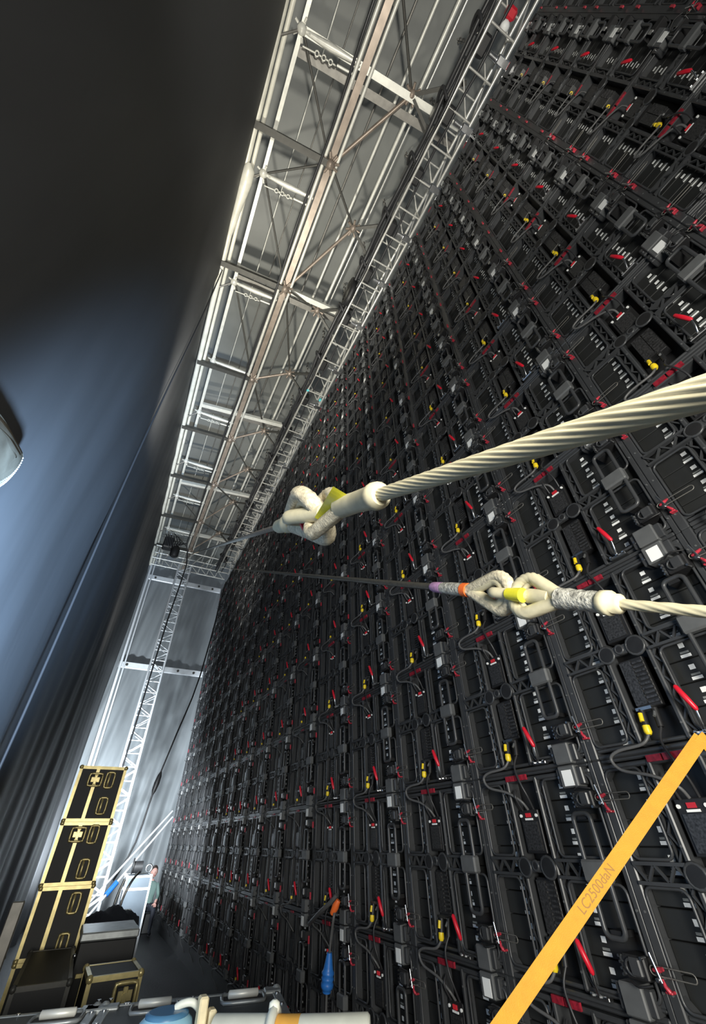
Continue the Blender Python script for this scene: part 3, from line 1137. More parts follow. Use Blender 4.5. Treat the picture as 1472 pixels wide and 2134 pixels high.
def flight_case(label, loc, w_, d_, h_, edge, body, t=.035, strip=None, latch=(), handles=(), group=None, rot=0.0, name='flight_case', castors=0.0, split=None):
    c = thing(name, label, 'case', loc, group)
    c.rotation_euler = (0, 0, rot)
    mb = MB(body)
    mb.box((-w_ / 2, -d_ / 2, 0), (w_ / 2, d_ / 2, h_), body, .008)
    mb.build('body', c)
    mb = MB(edge)
    edge_frame(mb, w_, d_, h_, t, edge)
    if strip is not None:
        mb.box((strip - .022, -d_ / 2 - .008, 0), (strip + .022, -d_ / 2 + .01, h_), edge)
        mb.box((strip - .022, -d_ / 2, h_ - .01), (strip + .022, d_ / 2, h_ + .006), edge)
    if split is not None:
        mb.box((-w_ / 2 - .006, -d_ / 2 - .006, split - .02), (w_ / 2 + .006, d_ / 2 + .006, split + .02), edge)
    mb.build('edging', c)
    for x in (-1, 1):
        for y_ in (-1, 1):
            for z in (0, h_):
                mb = MB(edge)
                mb.ball((x * (w_ / 2 - .012), y_ * (d_ / 2 - .012), z + (.012 if z == 0 else -.012)), .03, edge, 8, 6)
                mb.build('corner', c)
    for cx, cz in latch:
        mb = MB(edge)
        latch_mesh(mb, cx, cz, -d_ / 2, .17, .15, edge)
        mb.build('latch', c)
    for cx, cz in handles:
        mb = MB(edge)
        handle_mesh(mb, cx, cz, -d_ / 2, .11, .19, edge)
        mb.build('handle', c)
    if castors:
        for x in (-1, 1):
            for y_ in (-1, 1):
                mb = MB('black_plastic')
                mb.cyl((x * (w_ / 2 - .1) - .025, y_ * (d_ / 2 - .1), -castors + .06), (x * (w_ / 2 - .1) + .025, y_ * (d_ / 2 - .1), -castors + .06), .06, 10)
                mb.box((x * (w_ / 2 - .1) - .04, y_ * (d_ / 2 - .1) - .04, -castors + .09), (x * (w_ / 2 - .1) + .04, y_ * (d_ / 2 - .1) + .04, 0))
                mb.build('castor', c)
    return c


SX, SY = -.035, 8.35
stk = dict(w_=.62, d_=.62, h_=.655, edge='gold_edge', body='case_black', strip=-.07, group='stacked flight cases')
flight_case('black flight case with gold edges, topmost of the tall stack by the tent wall', (SX, SY, 2.155), latch=[(-.07, .49)], handles=[(.12, .49), (.12, .18)], **stk)
flight_case('black flight case with gold edges, second from the top of the tall stack', (SX + .0, SY, 1.495), latch=[(-.07, .52)], handles=[(.12, .52), (.12, .16)], **stk)
stk['edge'] = 'gold_edge'
flight_case('black flight case with gold edges, third down in the tall stack', (SX + .01, SY, .835), latch=[], handles=[(.13, .49), (.13, .12)], **stk)
flight_case('black flight case at the foot of the tall stack, behind the long dark trunk', (SX + .01, SY, .175), latch=[], handles=[(.13, .45)], castors=.175, **stk)

# long dark trunk
flight_case('long low black trunk in front of the tall stack, behind the nearest cases', (.02, 6.75, .14), .44, 1.65, .84, 'dark_metal', 'case_black', .03, None, [], [], None, 0.0, 'trunk', .14)
# black case with a grey lid
t = thing('equipment_case', 'black equipment case with a grey lid right of the tall stack', 'case', (.54, 7.15, .0))
mb = MB('case_black')
mb.box((-.28, -.3, .42), (.28, .3, 1.10), None, .01)
mb.build('body', t)
mb = MB('grey_edge')
mb.box((-.29, -.31, 1.10), (.29, .42, 1.17), None, .012)
mb.build('lid', t)
mb = MB('steel')
mb.ball((-.295, -.25, 1.0), .02)
mb.ball((-.295, -.25, .93), .02)
mb.build('stud', t)
mb = MB('gold_edge')
mb.box((-.24, -.32, .84), (.22, -.295, .875), None, .005)
mb.build('edging', t)
mb = MB('case_black')
mb.box((-.27, -.28, 0), (.27, .28, .42), None, .01)
mb.build('base', t)
# small gold edged case
flight_case('small black case with gold edging and latch in front of the grey lidded case', (.545, 5.75, .12), .42, .5, .93, 'gold_edge', 'case_black', .03, None, [(.10, .80)], [], None, 0.05, 'flight_case', .12)
# black sack behind, bright tall case at the far end
flight_case('tall blue grey case with bright aluminium edges beside the far end of the wall', (1.22, 12.3, .16), .48, .9, 1.22, 'white_metal', 'case_blue_grey', .03, None, [], [], None, -.03, 'flight_case', .16, split=1.02)
t = thing('cable_drum', 'black cable drum with a steel ring on top of the bright far case', 'drum', (1.2, 12.3, 1.39))
mb = MB('black_plastic')
mb.cyl((-.12, 0, .11), (.06, 0, .11), .10, 14)
mb.cyl((-.14, 0, .13), (-.12, 0, .13), .13, 14)
mb.build('drum', t)
mb = MB('steel')
mb.ring((.19, -.1, .09), (0, 1, 0), .06, .016, 12, 6)
mb.build('ring', t)
t = thing('cloth_heap', 'dark purple grey cloth heap on crates behind the grey lidded case', 'cloth', (.62, 9.6, 0))
mb = MB('trousers')
mb.box((-.3, -.3, 0), (.45, .35, .92), 'case_black', .02)
mb.build('crate', t)
mb = sheet(14, 10, lambda u, v: (-.32 + .8 * u, -.33 + .7 * v, .96 + .16 * math.sin(u * 3.1) * math.sin(v * 3.1) + .04 * math.sin(u * 17 + v * 9)), 'tent_grey', 'cloth')
for i in range(len(mb.m)):
    mb.m[i] = 'trousers'
mb.build('cloth', t)
t = thing('stacked_chair_frame', 'bent steel tube frame standing on the dark crates', 'frame', (.95, 10.4, 0))
mb = MB('steel')
mb.tube(smooth_path([(-.1, 0, 0), (-.1, 0, 1.0), (-.02, 0, 1.35), (.1, .1, 1.5)], 4), .02, 6)
mb.tube(smooth_path([(-.2, .3, 0), (-.18, .3, 1.0), (-.1, .3, 1.4)], 4), .02, 6)
mb.build('tube', t)
mb = MB('sticker_white')
mb.box((-.1, -.08, .97), (.1, .08, 1.02), None, .01)
mb.build('pad', t)
# grey stand left of the stack
t = thing('folded_stand', 'folded grey metal stand leaning by the tent wall left of the stack', 'stand', (-.48, 7.4, 0))
mb = MB('dull_metal')
mb.box((-.05, -.04, .0), (.07, .04, 1.42), None, .01)
mb.build('post', t)
mb = MB('dull_metal')
mb.cyl((-.12, 0, .0), (-.1, -.4, 1.3), .018, 6)
mb.cyl((.0, -.1, .0), (-.25, -.3, 1.15), .015, 6)
mb.build('leg', t)

# nearest cases: lids seen from above
def lid_case(label, cx, cy, w_, d_, zt, rot, hpos):
    c = thing('flight_case', label, 'case', (cx, cy, 0), 'nearest flight cases')
    c.rotation_euler = (0, 0, rot)
    mb = MB('case_grey')
    mb.box((-w_ / 2, -d_ / 2, .12), (w_ / 2, d_ / 2, zt - .004), None, .01)
    mb.build('body', c)
    mb = MB('grey_edge')
    T = .045
    e = .006
    for a, b in (((-w_ / 2 - e, -d_ / 2 - e), (-w_ / 2 + T, d_ / 2 + e)), ((w_ / 2 - T, -d_ / 2 - e), (w_ / 2 + e, d_ / 2 + e)), ((-w_ / 2 - e, d_ / 2 - T * .6), (w_ / 2 + e, d_ / 2 + e))):
        mb.box((a[0], a[1], zt - .05), (b[0], b[1], zt), None, .003)
    mb.box((-w_ / 2 - e, -d_ / 2 - e, zt - .05), (w_ / 2 + e, -d_ / 2 + T, zt), None, .003)
    mb.build('edging', c)
    for x in (-1, 1):
        mb = MB('grey_edge')
        mb.ball((x * (w_ / 2 - .01), d_ / 2 - .01, zt - .012), .032, None, 10, 7)
        mb.box((x * w_ / 2 - .09, d_ / 2 - .09, zt - .02), (x * w_ / 2 + .09, d_ / 2, zt + .008) if x < 0 else (x * w_ / 2 + .01, d_ / 2 + .008, zt + .008), None, .006)
        mb.build('corner', c)
    mb = MB('steel')
    for i in range(9):
        for x in (-w_ / 2 + .02, w_ / 2 - .02):
            mb.cyl((x, -d_ / 2 + .1 + i * .22, zt), (x, -d_ / 2 + .1 + i * .22, zt + .005), .012, 6)
    for i in range(5):
        mb.cyl((-w_ / 2 + .12 + i * .19, d_ / 2 - .015, zt), (-w_ / 2 + .12 + i * .19, d_ / 2 - .015, zt + .005), .01, 6)
    o = mb.build('rivets', c)
    o['kind'] = 'stuff'
    for hx, hy in hpos:
        h = MB('black_plastic')
        h.box((hx - .115, hy - .075, zt - .003), (hx + .115, hy + .075, zt + .002), None)
        ho = h.build('handle_dish', c)
        h = MB('grey_edge')
        pts = [V3((hx + .125 * max(-1, min(1, 1.3 * math.cos(i * math.pi / 8))), hy + .085 * max(-1, min(1, 1.3 * math.sin(i * math.pi / 8))), zt + .004)) for i in range(16)]
        h.tube(pts, .010, 6, closed=True)
        h.build('rim', ho)
        h = MB('pale_aluminium')
        h.tube([(hx - .09, hy + .01, zt + .02), (hx - .085, hy + .01, zt + .02), (hx + .085, hy + .01, zt + .02), (hx + .09, hy + .01, zt + .02)], [.010, .019, .019, .010], 10)
        h.build('grip', ho)['label'] = 'pale handle grip'
    for x in (-1, 1):
        for y_ in (-1, 1):
            mb = MB('black_plastic')
            mb.cyl((x * (w_ / 2 - .12) - .025, y_ * (d_ / 2 - .12), .065), (x * (w_ / 2 - .12) + .025, y_ * (d_ / 2 - .12), .065), .065, 10)
            mb.build('castor', c)
    return c


ZL = CZ - .75
rotc = -.20
ux = V3((math.cos(rotc), math.sin(rotc), 0))
uy = V3((-math.sin(rotc), math.cos(rotc), 0))
# far right corner of the right lid
cr = V3((1.37, 3.74, 0))
w1, d1 = 1.02, 1.75
c1 = cr - ux * (w1 / 2) - uy * (d1 / 2)
lid_case('grey flight case lid nearest the LED wall, with two recessed handles', c1.x, c1.y, w1, d1, ZL, rotc, [(-.22, d1 / 2 - .16), (.28, d1 / 2 - .16)])
w2 = .72
c2 = cr - ux * (w1 + .025 + w2 / 2) - uy * (d1 / 2)
lid_case('grey flight case lid nearest the tent wall, left of the pale roll', c2.x, c2.y, w2, d1, ZL, rotc, [(.18, d1 / 2 - .18)])

# pale roll lying on the near case
ra, rb = V3((.63, 2.38, 0)), V3((1.135, 2.08, 0))
zr = ZL + .122
ra.z = rb.z = zr
t = thing('pipe_roll', 'pale pipe with a faded orange section lying on the near case lids', 'pipe', (0, 0, 0))
mid = ra.lerp(rb, .38)
mb = MB('roll_white')
mb.tube([ra, ra.lerp(mid, .97)], .11, 24)
mb.build('pipe', t)
mb = MB('roll_orange')
mb.tube([mid, mid.lerp(rb, .28)], .108, 24)
mb.build('orange_section', t)['label'] = 'faded orange section'
mb = MB('roll_white')
q = mid.lerp(rb, .28)
mb.tube([q, rb.lerp(q, .03), rb], [.108, .112, .104], 24)
mb.build('pipe_end', t)
mb = MB('roll_white')
ax = (rb - ra).normalized()
mb.ring(mid, ax, .118, .018, 24, 6)
mb.tube([mid + V3((0, 0, .11)), mid + V3((0, 0, .122)), mid + V3((0, 0, .138)), mid + V3((0, 0, .145))], [.016, .022, .02, .008], 10)
mb.build('clip', t)['label'] = 'white clip on the pipe'
t = thing('wood_block', 'two upright cream wooden boards beside the pale pipe', 'board', (.615, 2.47, ZL + .19))
mb = MB('wood_cream')
mb.box((-.035, -.02, -.2), (.0, .03, .075), None, .006)
mb.build('board', t)
mb = MB('wood_cream')
mb.box((.006, -.03, -.2), (.035, .02, .04), None, .006)
mb.build('board', t)
jb = V3((.49, 2.60, 0))
t = thing('water_jug', 'pale blue plastic jug with a dark blue cap on the near case lid', 'jug', (jb.x, jb.y, ZL + .004))
mb = MB('jug_blue')
mb.tube([(0, 0, 0), (0, 0, .01), (0, 0, .155), (0, 0, .185), (0, 0, .20)], [.095, .105, .107, .10, .08], 24)
mb.build('body', t)
mb = MB('jug_dark')
mb.tube([(0, 0, .193), (0, 0, .206), (0, 0, .212)], [.083, .083, .07], 24)
mb.build('cap', t)
mb = MB('roll_white')
mb.tube(smooth_path([(.03, 0, .214), (.05, -.01, .224), (.09, -.02, .226), (.125, -.02, .20), (.138, -.02, .16), (.138, -.02, .08), (.138, -.02, .016)], 5), .013, 8)
mb.build('hose', t)['label'] = 'white hose loop'

# ------------------------------------------------------------------ wire ropes
class RopeLine:
    def __init__(s, xa, ya, da, xc, yc, dc, sag=0.0):
        s.a = (xa, ya, da)
        s.c = (xc, yc, dc)
        s.A = at(xa, ya, da)
        s.C = at(xc, yc, dc)
        s.t = (s.C - s.A).normalized()

    def p(s, px):
        k = (s.a[0] - px) / (s.a[0] - s.c[0])
        inv = (1 - k) / s.a[2] + k / s.c[2]
        return at(px, s.a[1] + (s.c[1] - s.a[1]) * k, 1 / inv)


def teardrop(base_, t, n, L, W, steps=20):
    """closed eye from the base point along t, width W along n"""
    r = W / 2
    cx = L - r
    pts = []
    ang = math.acos(min(.99, r / cx))
    for i in range(steps + 1):
        a = -math.pi + ang + (2 * math.pi - 2 * ang) * i / steps
        pts.append(base_ + t * (cx + r * math.cos(a)) + n * (r * math.sin(a)))
    head = [base_.lerp(pts[0], k / 4) for k in range(4)]
    tail = [pts[-1].lerp(base_, k / 4) for k in range(1, 5)]
    return head + pts + tail


def densify(a, b, step):
    L = (b - a).length
    n = max(2, int(L / step))
    return [a.lerp(b, i / n) for i in range(n + 1)]


# upper stay
U = RopeLine(1472, 818, .37, 398, 1155, 17.5)
view = (U.p(660) - eye).normalized()
n1 = U.t.cross(view).normalized()
if n1.z < 0:
    n1 = -n1
n2 = U.t.cross(n1).normalized()
st = thing('stay_rope', 'thick pale twisted rope stay, the upper of two crossing before the LED wall', 'rope', (0, 0, 0), 'rope stays')
near_end = U.A - U.t * .9
mb = MB('rope_white')
mb.tube(densify(near_end, U.p(772), .006), .0170, 60, lobes=12, twist=15, depth=.17)
mb.build('thick_rope', st)
mb = MB('rope_white')
pa, pb = U.p(795), U.p(712)
L1 = (pb - pa).length
mb.tube([pa, pa.lerp(pb, .05), pa.lerp(pb, .12), pa.lerp(pb, .18), pa.lerp(pb, .6), pb], [.026, .034, .036, .031, .030, .034], 18)
mb.build('sleeve', st)['label'] = 'swaged pale sleeve'
# near eye
na = (n1 * math.cos(.75) + n2 * math.sin(.75)).normalized()
b0 = U.p(722)
Le = (U.p(655) - b0).length
mb = MB('rope_worn')
mb.tube(teardrop(b0, U.t, na, Le, .15, 26), .025, 18, lobes=6, twist=60, depth=.18)
mb.build('near_eye', st)
# far eye
nb_ = (n1 * math.cos(-.25) + n2 * math.sin(-.25)).normalized()
b1 = U.p(600)
Lf = (U.p(668) - b1).length
mb = MB('rope_worn')
mb.tube(teardrop(b1, -U.t, nb_, Lf, .185, 26), .031, 18, lobes=6, twist=50, depth=.14)
mb.build('far_eye', st)
mb = MB('rope_white')
mb.tube(teardrop(b1 - U.t * .04, -U.t, nb_, Lf - .08, .125, 22), .020, 10)
mb.build('thimble', st)['label'] = 'pale thimble lining the far eye'
# shackle
sc_ = U.p(655)
mb = MB('rope_white')
mb.tube(teardrop(sc_ + U.t * -.10, U.t, (n2 * .9 - n1 * .3).normalized(), .26, .13, 18), .028, 12)
mb.build('shackle', st)['label'] = 'pale painted shackle'
mb = MB('red_plastic')
mb.tube(smooth_path([sc_ - view * .062 + n1 * .02 + U.t * .16, sc_ - view * .07 - n1 * .015 + U.t * .17, sc_ - view * .06 - n1 * .05 + U.t * .15], 4), .009, 8)
mb.build('marker_tape', st)['label'] = 'red tape marking'
mb = MB('tape_yellow')
c0, c1_ = U.p(722) + n1 * .036, U.p(668) - n1 * .032
up_ = (c1_ - c0).normalized()
sd = up_.cross(view).normalized() * .034
vs = []
for k in range(13):
    f_ = k / 12
    c = c0.lerp(c1_, f_) - view * (.050 + .010 * math.sin(f_ * 6.3))
    vs += [c - sd, c + sd]
mb.add(vs, [(2 * k, 2 * k + 1, 2 * k + 3, 2 * k + 2) for k in range(12)], None)
mb.add([v + view * .004 for v in vs], [(2 * k + 2, 2 * k + 3, 2 * k + 1, 2 * k) for k in range(12)], None)
mb.build('yellow_tag', st)['label'] = 'yellow tape tag'
mb = MB('rope_white')
fa, fb = U.p(608), U.p(578)
mb.tube([fa, fa.lerp(fb, .1), fa.lerp(fb, .25), fa.lerp(fb, .3), fa.lerp(fb, .8), fb], [.03, .042, .042, .036, .034, .024], 14)
mb.build('ferrule', st)
mb = MB('rope_brown')
mb.tube(densify(U.p(582), U.C, .05), .0155, 12, lobes=6, twist=20, depth=.15)
mb.build('thin_rope', st)['label'] = 'brown weathered steel rope'

# lower stay
D = RopeLine(1472, 1275, .93, 482, 1185, 15.5)
view = (D.p(1060) - eye).normalized()
n1 = D.t.cross(view).normalized()
if n1.z < 0:
    n1 = -n1
n2 = D.t.cross(n1).normalized()
sgn = 1 if n2.dot(view) > 0 else -1
st = thing('stay_rope', 'thin pale rope stay with two open eyes, the lower of two before the LED wall', 'rope', (0, 0, 0), 'rope stays')
mb = MB('rope_white')
mb.tube(densify(D.A - D.t * .5, D.p(1275), .01), .0150, 24, lobes=6, twist=18, depth=.22)
mb.build('pale_rope', st)
mb = MB('rope_white')
q0, q1 = D.p(1298), D.p(1252)
mb.tube([q0, q0.lerp(q1, .1), q0.lerp(q1, .45), q0.lerp(q1, .5), q0.lerp(q1, .9), q1], [.02, .028, .028, .036, .036, .03], 14)
mb.build('collar', st)
mb = MB('tape_grey')
q0, q1 = D.p(1258), D.p(1168)
mb.tube([q0.lerp(q1, i / 8) for i in range(9)], [.030, .031, .033, .030, .034, .032, .036, .034, .036], 14)
mb.build('taped_sleeve', st)['label'] = 'sleeve wrapped in worn grey tape'
b0 = D.p(1178)
La = (D.p(1074) - b0).length
na = (n1 * math.cos(.25) + n2 * math.sin(.25)).normalized()
mb = MB('rope_white')
mb.tube(teardrop(b0, D.t, na, La, .125, 30), .024, 20, lobes=6, twist=46, depth=.16)
mb.build('near_eye', st)
mb = MB('rope_white')
mb.tube(teardrop(b0 + D.t * .05, D.t, na, La - .085, .10, 22), .011, 10)
mb.build('thimble', st)
b1 = D.p(976)
Lb = (D.p(1066) - b1).length
nb_ = (n1 * math.cos(-.1) + n2 * math.sin(-.1)).normalized()
mb = MB('rope_worn')
mb.tube(teardrop(b1, -D.t, nb_, Lb, .13, 30), .025, 20, lobes=6, twist=46, depth=.16)
mb.build('far_eye', st)
mb = MB('rope_white')
mb.tube(teardrop(b1 - D.t * .035, -D.t, nb_, Lb - .07, .098, 22), .021, 10)
mb.build('thimble', st)
mb = MB('rope_white')
s0_, s1_ = D.p(1118), D.p(1036)
for k in (-1, 1):
    pass
mb.tube(teardrop(s0_, D.t, n2, (s1_ - s0_).length, .075, 18), .021, 12)
mb.build('shackle', st)['label'] = 'pale painted shackle'
mb = MB('tape_yellow')
ya, yb = D.p(1104), D.p(1074)
mb.tube([ya - n2 * sgn * .03, yb - n2 * sgn * .032], [.026, .022], 14)
mb.build('yellow_band', st)['label'] = 'yellow painted shackle pin'
mb = MB('rope_white')
mb.cyl(D.p(1148) , D.p(1100), .026, 14)
mb.build('shackle_pin', st)
mb = MB('orange_plastic')
mb.cyl(D.p(978), D.p(967), .031, 14)
mb.build('orange_ring', st)['label'] = 'orange band'
mb = MB('tape_grey')
mb.tube([D.p(968), D.p(945), D.p(922)], [.029, .030, .026], 12)
mb.build('taped_sleeve', st)
mb = MB('tape_purple')
mb.tube([D.p(928), D.p(922), D.p(906), D.p(901)], [.022, .027, .026, .02], 12)
mb.build('purple_tape', st)['label'] = 'purple tape'
mb = MB('rope_dark')
mb.tube(densify(D.p(905), D.C, .05), .0185, 12, lobes=6, twist=20, depth=.15)
mb.build('dark_rope', st)['label'] = 'dark weathered steel rope'

# ------------------------------------------------------------------ orange strap
SA, SB = at(1462, 1537, 1.72), at(1030, 2162, 1.28)
t = (SB - SA).normalized()
vw = ((SA + SB) / 2 - eye).normalized()
sn = t.cross(vw).normalized()
if sn.x < 0:
    sn = -sn
ob = thing('lashing_strap', 'orange lashing strap stretched diagonally before the LED wall', 'strap', (0, 0, 0))


def ribbon(mb, pts, side, wd, th, nrm):
    vs = []
    for p in pts:
        vs += [p - side * wd / 2 - nrm * th / 2, p + side * wd / 2 - nrm * th / 2, p + side * wd / 2 + nrm * th / 2, p - side * wd / 2 + nrm * th / 2]
    fs = []
    for i in range(len(pts) - 1):
        a = 4 * i
        for k in range(4):
            fs.append((a + k, a + (k + 1) % 4, a + 4 + (k + 1) % 4, a + 4 + k))
    fs += [(3, 2, 1, 0), tuple(4 * (len(pts) - 1) + k for k in range(4))]
    mb.add(vs, fs, None)


nv = t.cross(sn).normalized()
if nv.dot(vw) > 0:
    nv = -nv
mb = MB('strap_orange')
ribbon(mb, densify(SA, SB, .08), sn, .05, .0025, nv)
mb.build('webbing', ob)
mb = MB('strap_orange')
E2 = at(1540, 1625, 1.66)
t2 = (E2 - SA).normalized()
sn2 = t2.cross(nv).normalized()
ribbon(mb, densify(SA + nv * -.004 - t2 * .012, E2 - nv * .004, .05), sn2, .05, .0025, nv)
mb.build('return_leg', ob)
fc = bpy.data.curves.new('lettering', 'FONT')
fc.body = 'LC2500daN'
fc.size = .040
fc.align_x = 'CENTER'
fc.align_y = 'CENTER'
tmp = bpy.data.objects.new('lettering', fc)
COL.objects.link(tmp)
bpy.context.view_layer.update()
me = bpy.data.meshes.new_from_object(tmp.evaluated_get(bpy.context.evaluated_depsgraph_get()))
bpy.data.objects.remove(tmp)
me.materials.clear()
me.materials.append(MAT['ink'])
lt = bpy.data.objects.new('lettering', me)
COL.objects.link(lt)
lt.parent = ob
xd = -t
yd = nv.cross(xd).normalized()
kk = (1855 - 1537) / (2162 - 1537)
inv = (1 - kk) / 1.72 + kk / 1.28
lc = at(1247, 1856, 1 / inv)
lc = SA + t * (lc - SA).dot(t) + nv * .0022
lt.matrix_world = Matrix(((xd.x, yd.x, nv.x, lc.x), (xd.y, yd.y, nv.y, lc.y), (xd.z, yd.z, nv.z, lc.z), (0, 0, 0, 1)))
lt['label'] = 'dark printed load rating'

# ------------------------------------------------------------------ blue plug hanging on the wall
xb = 2.30
top = on(697, 1905, 0, xb)
b_t = on(687, 1985, 0, xb)
b_b = on(681, 2068, 0, xb)
t = thing('hanging_plug', 'blue ribbed plug hanging on a cable low on the LED wall', 'plug', tuple(top))
f = lambda p: p - top
mb = MB('blue_rubber')
n = 22
pts = []
rr = []
for i in range(n + 1):
    k = i / n
    pts.append(f(b_t.lerp(b_b, k)))
    if k < .42:
        r_ = .022 + .022 * k / .42
    else:
        r_ = .05 + (.006 if int((k - .42) * 20) % 3 else -.002)
    if k > .95:
        r_ = .038
    rr.append(r_)
mb.tube(pts, rr, 14)
mb.build('plug_body', t)
mb = MB('grey_cable')
mb.tube(smooth_path([f(on(703, 1880, 0, 2.40)), f(top), f(on(692, 1940, 0, xb)), f(b_t)], 4), .013, 8)
mb.tube(smooth_path([f(b_b), f(on(680, 2100, 0, xb)), f(on(678, 2160, 0, xb))], 3), .012, 8)
mb.build('cable', t)
mb = MB('orange_plastic')
mb.tube([f(on(706, 1876, 0, 2.33)), f(on(700, 1888, 0, 2.31)), f(on(693, 1903, 0, xb))], [.022, .034, .026], 8)
mb.build('clip', t)['label'] = 'orange clip'
mb = MB('grey_cable')
mb.tube(smooth_path([f(on(702, 1865, 0, 2.33)), f(on(690, 1880, 0, 2.30)), f(on(668, 1900, 0, 2.28)), f(on(645, 1925, 0, 2.36))], 4), .02, 8)
mb.build('strap', t)['label'] = 'grey tie strap'

# ------------------------------------------------------------------ clear flap on the tent wall
F = [on(-60, 800, 0, XF + .10), on(0, 866, 0, XF + .10), on(24, 905, 0, XF + .10), on(44, 942, 0, XF + .10), on(44, 955, 0, XF + .10), on(36, 972, 0, XF + .10), on(22, 990, 0, XF + .10), on(0, 1010, 0, XF + .10), on(-60, 1045, 0, XF + .10)]
t = thing('plastic_flap', 'grey translucent plastic flap with a beaded white edge at the left', 'flap', tuple(F[0]))
F = [p - F[0] for p in F]
F = smooth_path(F, 5)
mb = MB('flap_clear')
cen = sum(F, V3()) / len(F)
vs = []
NL = 7
for k in range(NL):
    s_ = 1 - k / (NL - 1) * .98
    for p in F:
        q = cen.lerp(p, s_)
        vs.append(q + V3((.03 * (1 - s_ ** 2) + .006 * math.sin(s_ * 20), 0, 0)))
nF = len(F)
fs = [(k * nF + i, k * nF + (i + 1) % nF, (k + 1) * nF + (i + 1) % nF, (k + 1) * nF + i) for k in range(NL - 1) for i in range(nF)]
mb.add(vs, fs, None, True)
mb.add([v - V3((.006, 0, 0)) for v in vs], [tuple(reversed(q)) for q in fs], None, True)
mb.build('panel', t)
mb = MB('sticker_white')
edge = F[len(F) // 2 - 3:]
acc = 0
last = edge[0]
for p in edge:
    while (p - last).length > .012:
        last = last + (p - last).normalized() * .012
        mb.ball(last + V3((.004, 0, 0)), .0052, None, 6, 4)
o = mb.build('beaded_edge', t)
o['label'] = 'row of white beads'

# ------------------------------------------------------------------ person at the far end
def skin_person():
    P_ = {}
    verts = []
    edges = []
    rad = []

    def vtx(n, p, r):
        P_[n] = len(verts)
        verts.append(p)
        rad.append(r)

    # seated on a low crate, facing the camera side, hands on knees
    vtx('pelvis', (0, 0, .52), .14)
    vtx('waist', (0, .02, .68), .125)
    vtx('chest', (0, .0, .90), .145)
    vtx('neckb', (0, -.02, 1.04), .07)
    vtx('neck', (0, -.04, 1.10), .052)
    edges += [('pelvis', 'waist'), ('waist', 'chest'), ('chest', 'neckb'), ('neckb', 'neck')]
    for s_, k in ((-1, 'l'), (1, 'r')):
        vtx('sh' + k, (s_ * .17, 0, .98), .062)
        vtx('el' + k, (s_ * .23, -.10, .74), .045)
        vtx('wr' + k, (s_ * .15, -.33, .60), .032)
        edges += [('chest', 'sh' + k), ('sh' + k, 'el' + k), ('el' + k, 'wr' + k)]
        vtx('hp' + k, (s_ * .09, -.04, .50), .095)
        vtx('kn' + k, (s_ * .14, -.42, .50), .065)
        vtx('an' + k, (s_ * .14, -.40, .10), .045)
        vtx('to' + k, (s_ * .15, -.58, .045), .038)
        edges += [('pelvis', 'hp' + k), ('hp' + k, 'kn' + k), ('kn' + k, 'an' + k), ('an' + k, 'to' + k)]
    me = bpy.data.meshes.new('body')
    me.from_pydata(verts, [(P_[a], P_[b]) for a, b in edges], [])
    o = bpy.data.objects.new('body', me)
    COL.objects.link(o)
    sk = o.modifiers.new('skin', 'SKIN')
    sk.use_smooth_shade = True
    for i, r_ in enumerate(rad):
        me.skin_vertices[0].data[i].radius = (r_, r_)
        me.skin_vertices[0].data[i].use_root = (i == 0)
    ss = o.modifiers.new('sub', 'SUBSURF')
    ss.levels = ss.render_levels = 2
    return o


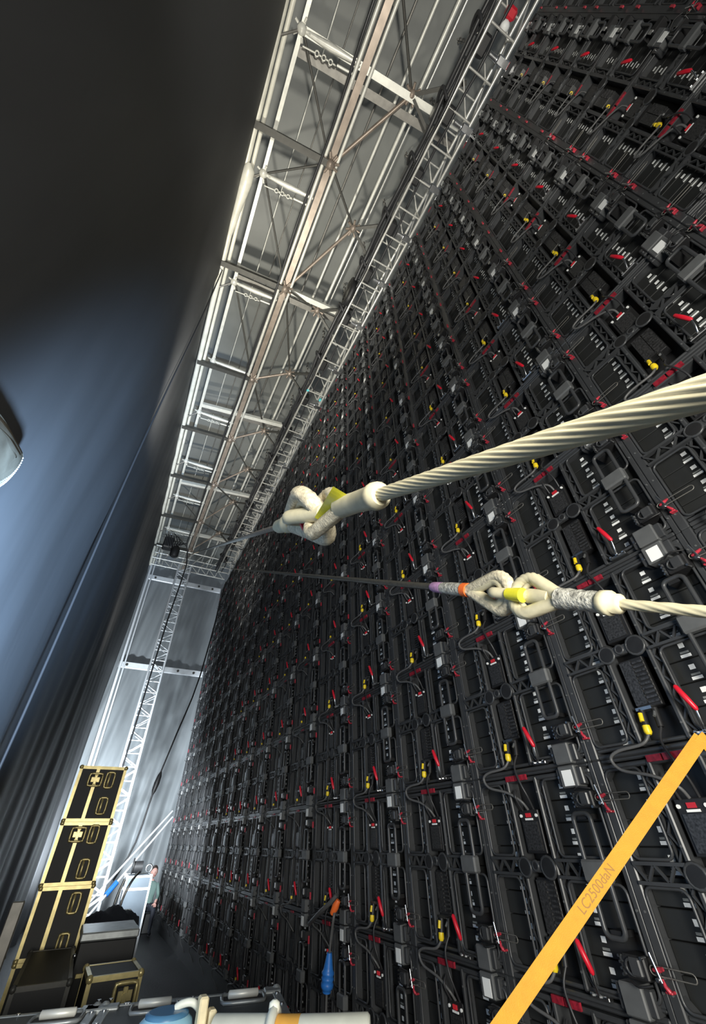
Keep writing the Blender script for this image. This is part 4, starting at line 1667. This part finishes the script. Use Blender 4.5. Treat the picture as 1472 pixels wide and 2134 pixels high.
px_, py_ = 2.02, 16.35
pr = thing('person', 'person in a grey green shirt seated at the far end of the LED wall', 'person', (px_, py_, 0))
seat = MB('case_black')
seat.box((-.22, -.2, 0), (.22, .22, .40), None, .02)
so = seat.build('crate', None, (px_, py_ + .1, 0))
tag(so, 'low dark crate under the seated person at the far end', 'crate')
try:
    bo = skin_person()
    bpy.context.view_layer.update()
    dgp = bpy.context.evaluated_depsgraph_get()
    bm_ = bpy.data.meshes.new_from_object(bo.evaluated_get(dgp))
    bpy.data.objects.remove(bo)
    bm_.materials.clear()
    for k in ('shirt_green', 'trousers', 'skin'):
        bm_.materials.append(MAT[k])
    for p in bm_.polygons:
        c = p.center
        p.use_smooth = True
        if c.z > 1.06 or (c.y < -.25 and .53 < c.z < .7 and abs(c.x) > .1 and c.z > .575):
            p.material_index = 2
        elif c.z > .60:
            p.material_index = 0
        else:
            p.material_index = 1
    b2 = bpy.data.objects.new('body', bm_)
    COL.objects.link(b2)
    b2.parent = pr
except Exception as ex:
    print('person body', ex)
mb = MB('skin')
mb.ball((0, -.06, 1.24), .105, 'skin', 16, 12, (.82, .95, 1.15))
mb.tube([(0, -.155, 1.26), (0, -.185, 1.225), (0, -.15, 1.215)], [.010, .018, .012], 6, 'skin')
for s_ in (-1, 1):
    mb.ball((s_ * .088, -.05, 1.24), .026, 'skin', 8, 6, (.4, .8, 1.2))
    mb.ball((s_ * .034, -.145, 1.26), .012, 'sticker_white', 8, 6)
    mb.ball((s_ * .034, -.154, 1.26), .006, 'hair', 6, 5)
mb.tube([(-.028, -.148, 1.18), (0, -.156, 1.178), (.028, -.148, 1.18)], .006, 5, 'red_label')
mb.build('head', pr)
mb = MB('hair')
mb.ball((0, -.035, 1.285), .107, 'hair', 14, 10, (.86, .95, .98))
mb.build('hair', pr)
for s_ in (-1, 1):
    mb = MB('skin')
    wr = V3((s_ * .15, -.33, .60))
    mb.tube([wr, wr + V3((-s_ * .01, -.05, -.005)), wr + V3((-s_ * .012, -.09, -.012))], [.028, .04, .036], 8, 'skin')
    for k in range(4):
        o0 = wr + V3((s_ * (-.034 + k * .019), -.09, -.012))
        ln = (.065, .075, .07, .055)[k]
        mb.tube([o0, o0 + V3((0, -ln * .5, -.012)), o0 + V3((0, -ln * .8, -.045))], [.0095, .009, .007], 6, 'skin')
    o0 = wr + V3((-s_ * .036, -.035, 0))
    mb.tube([o0, o0 + V3((-s_ * .03, -.03, -.01)), o0 + V3((-s_ * .035, -.06, -.03))], [.012, .010, .008], 6, 'skin')
    mb.build('hand', pr)
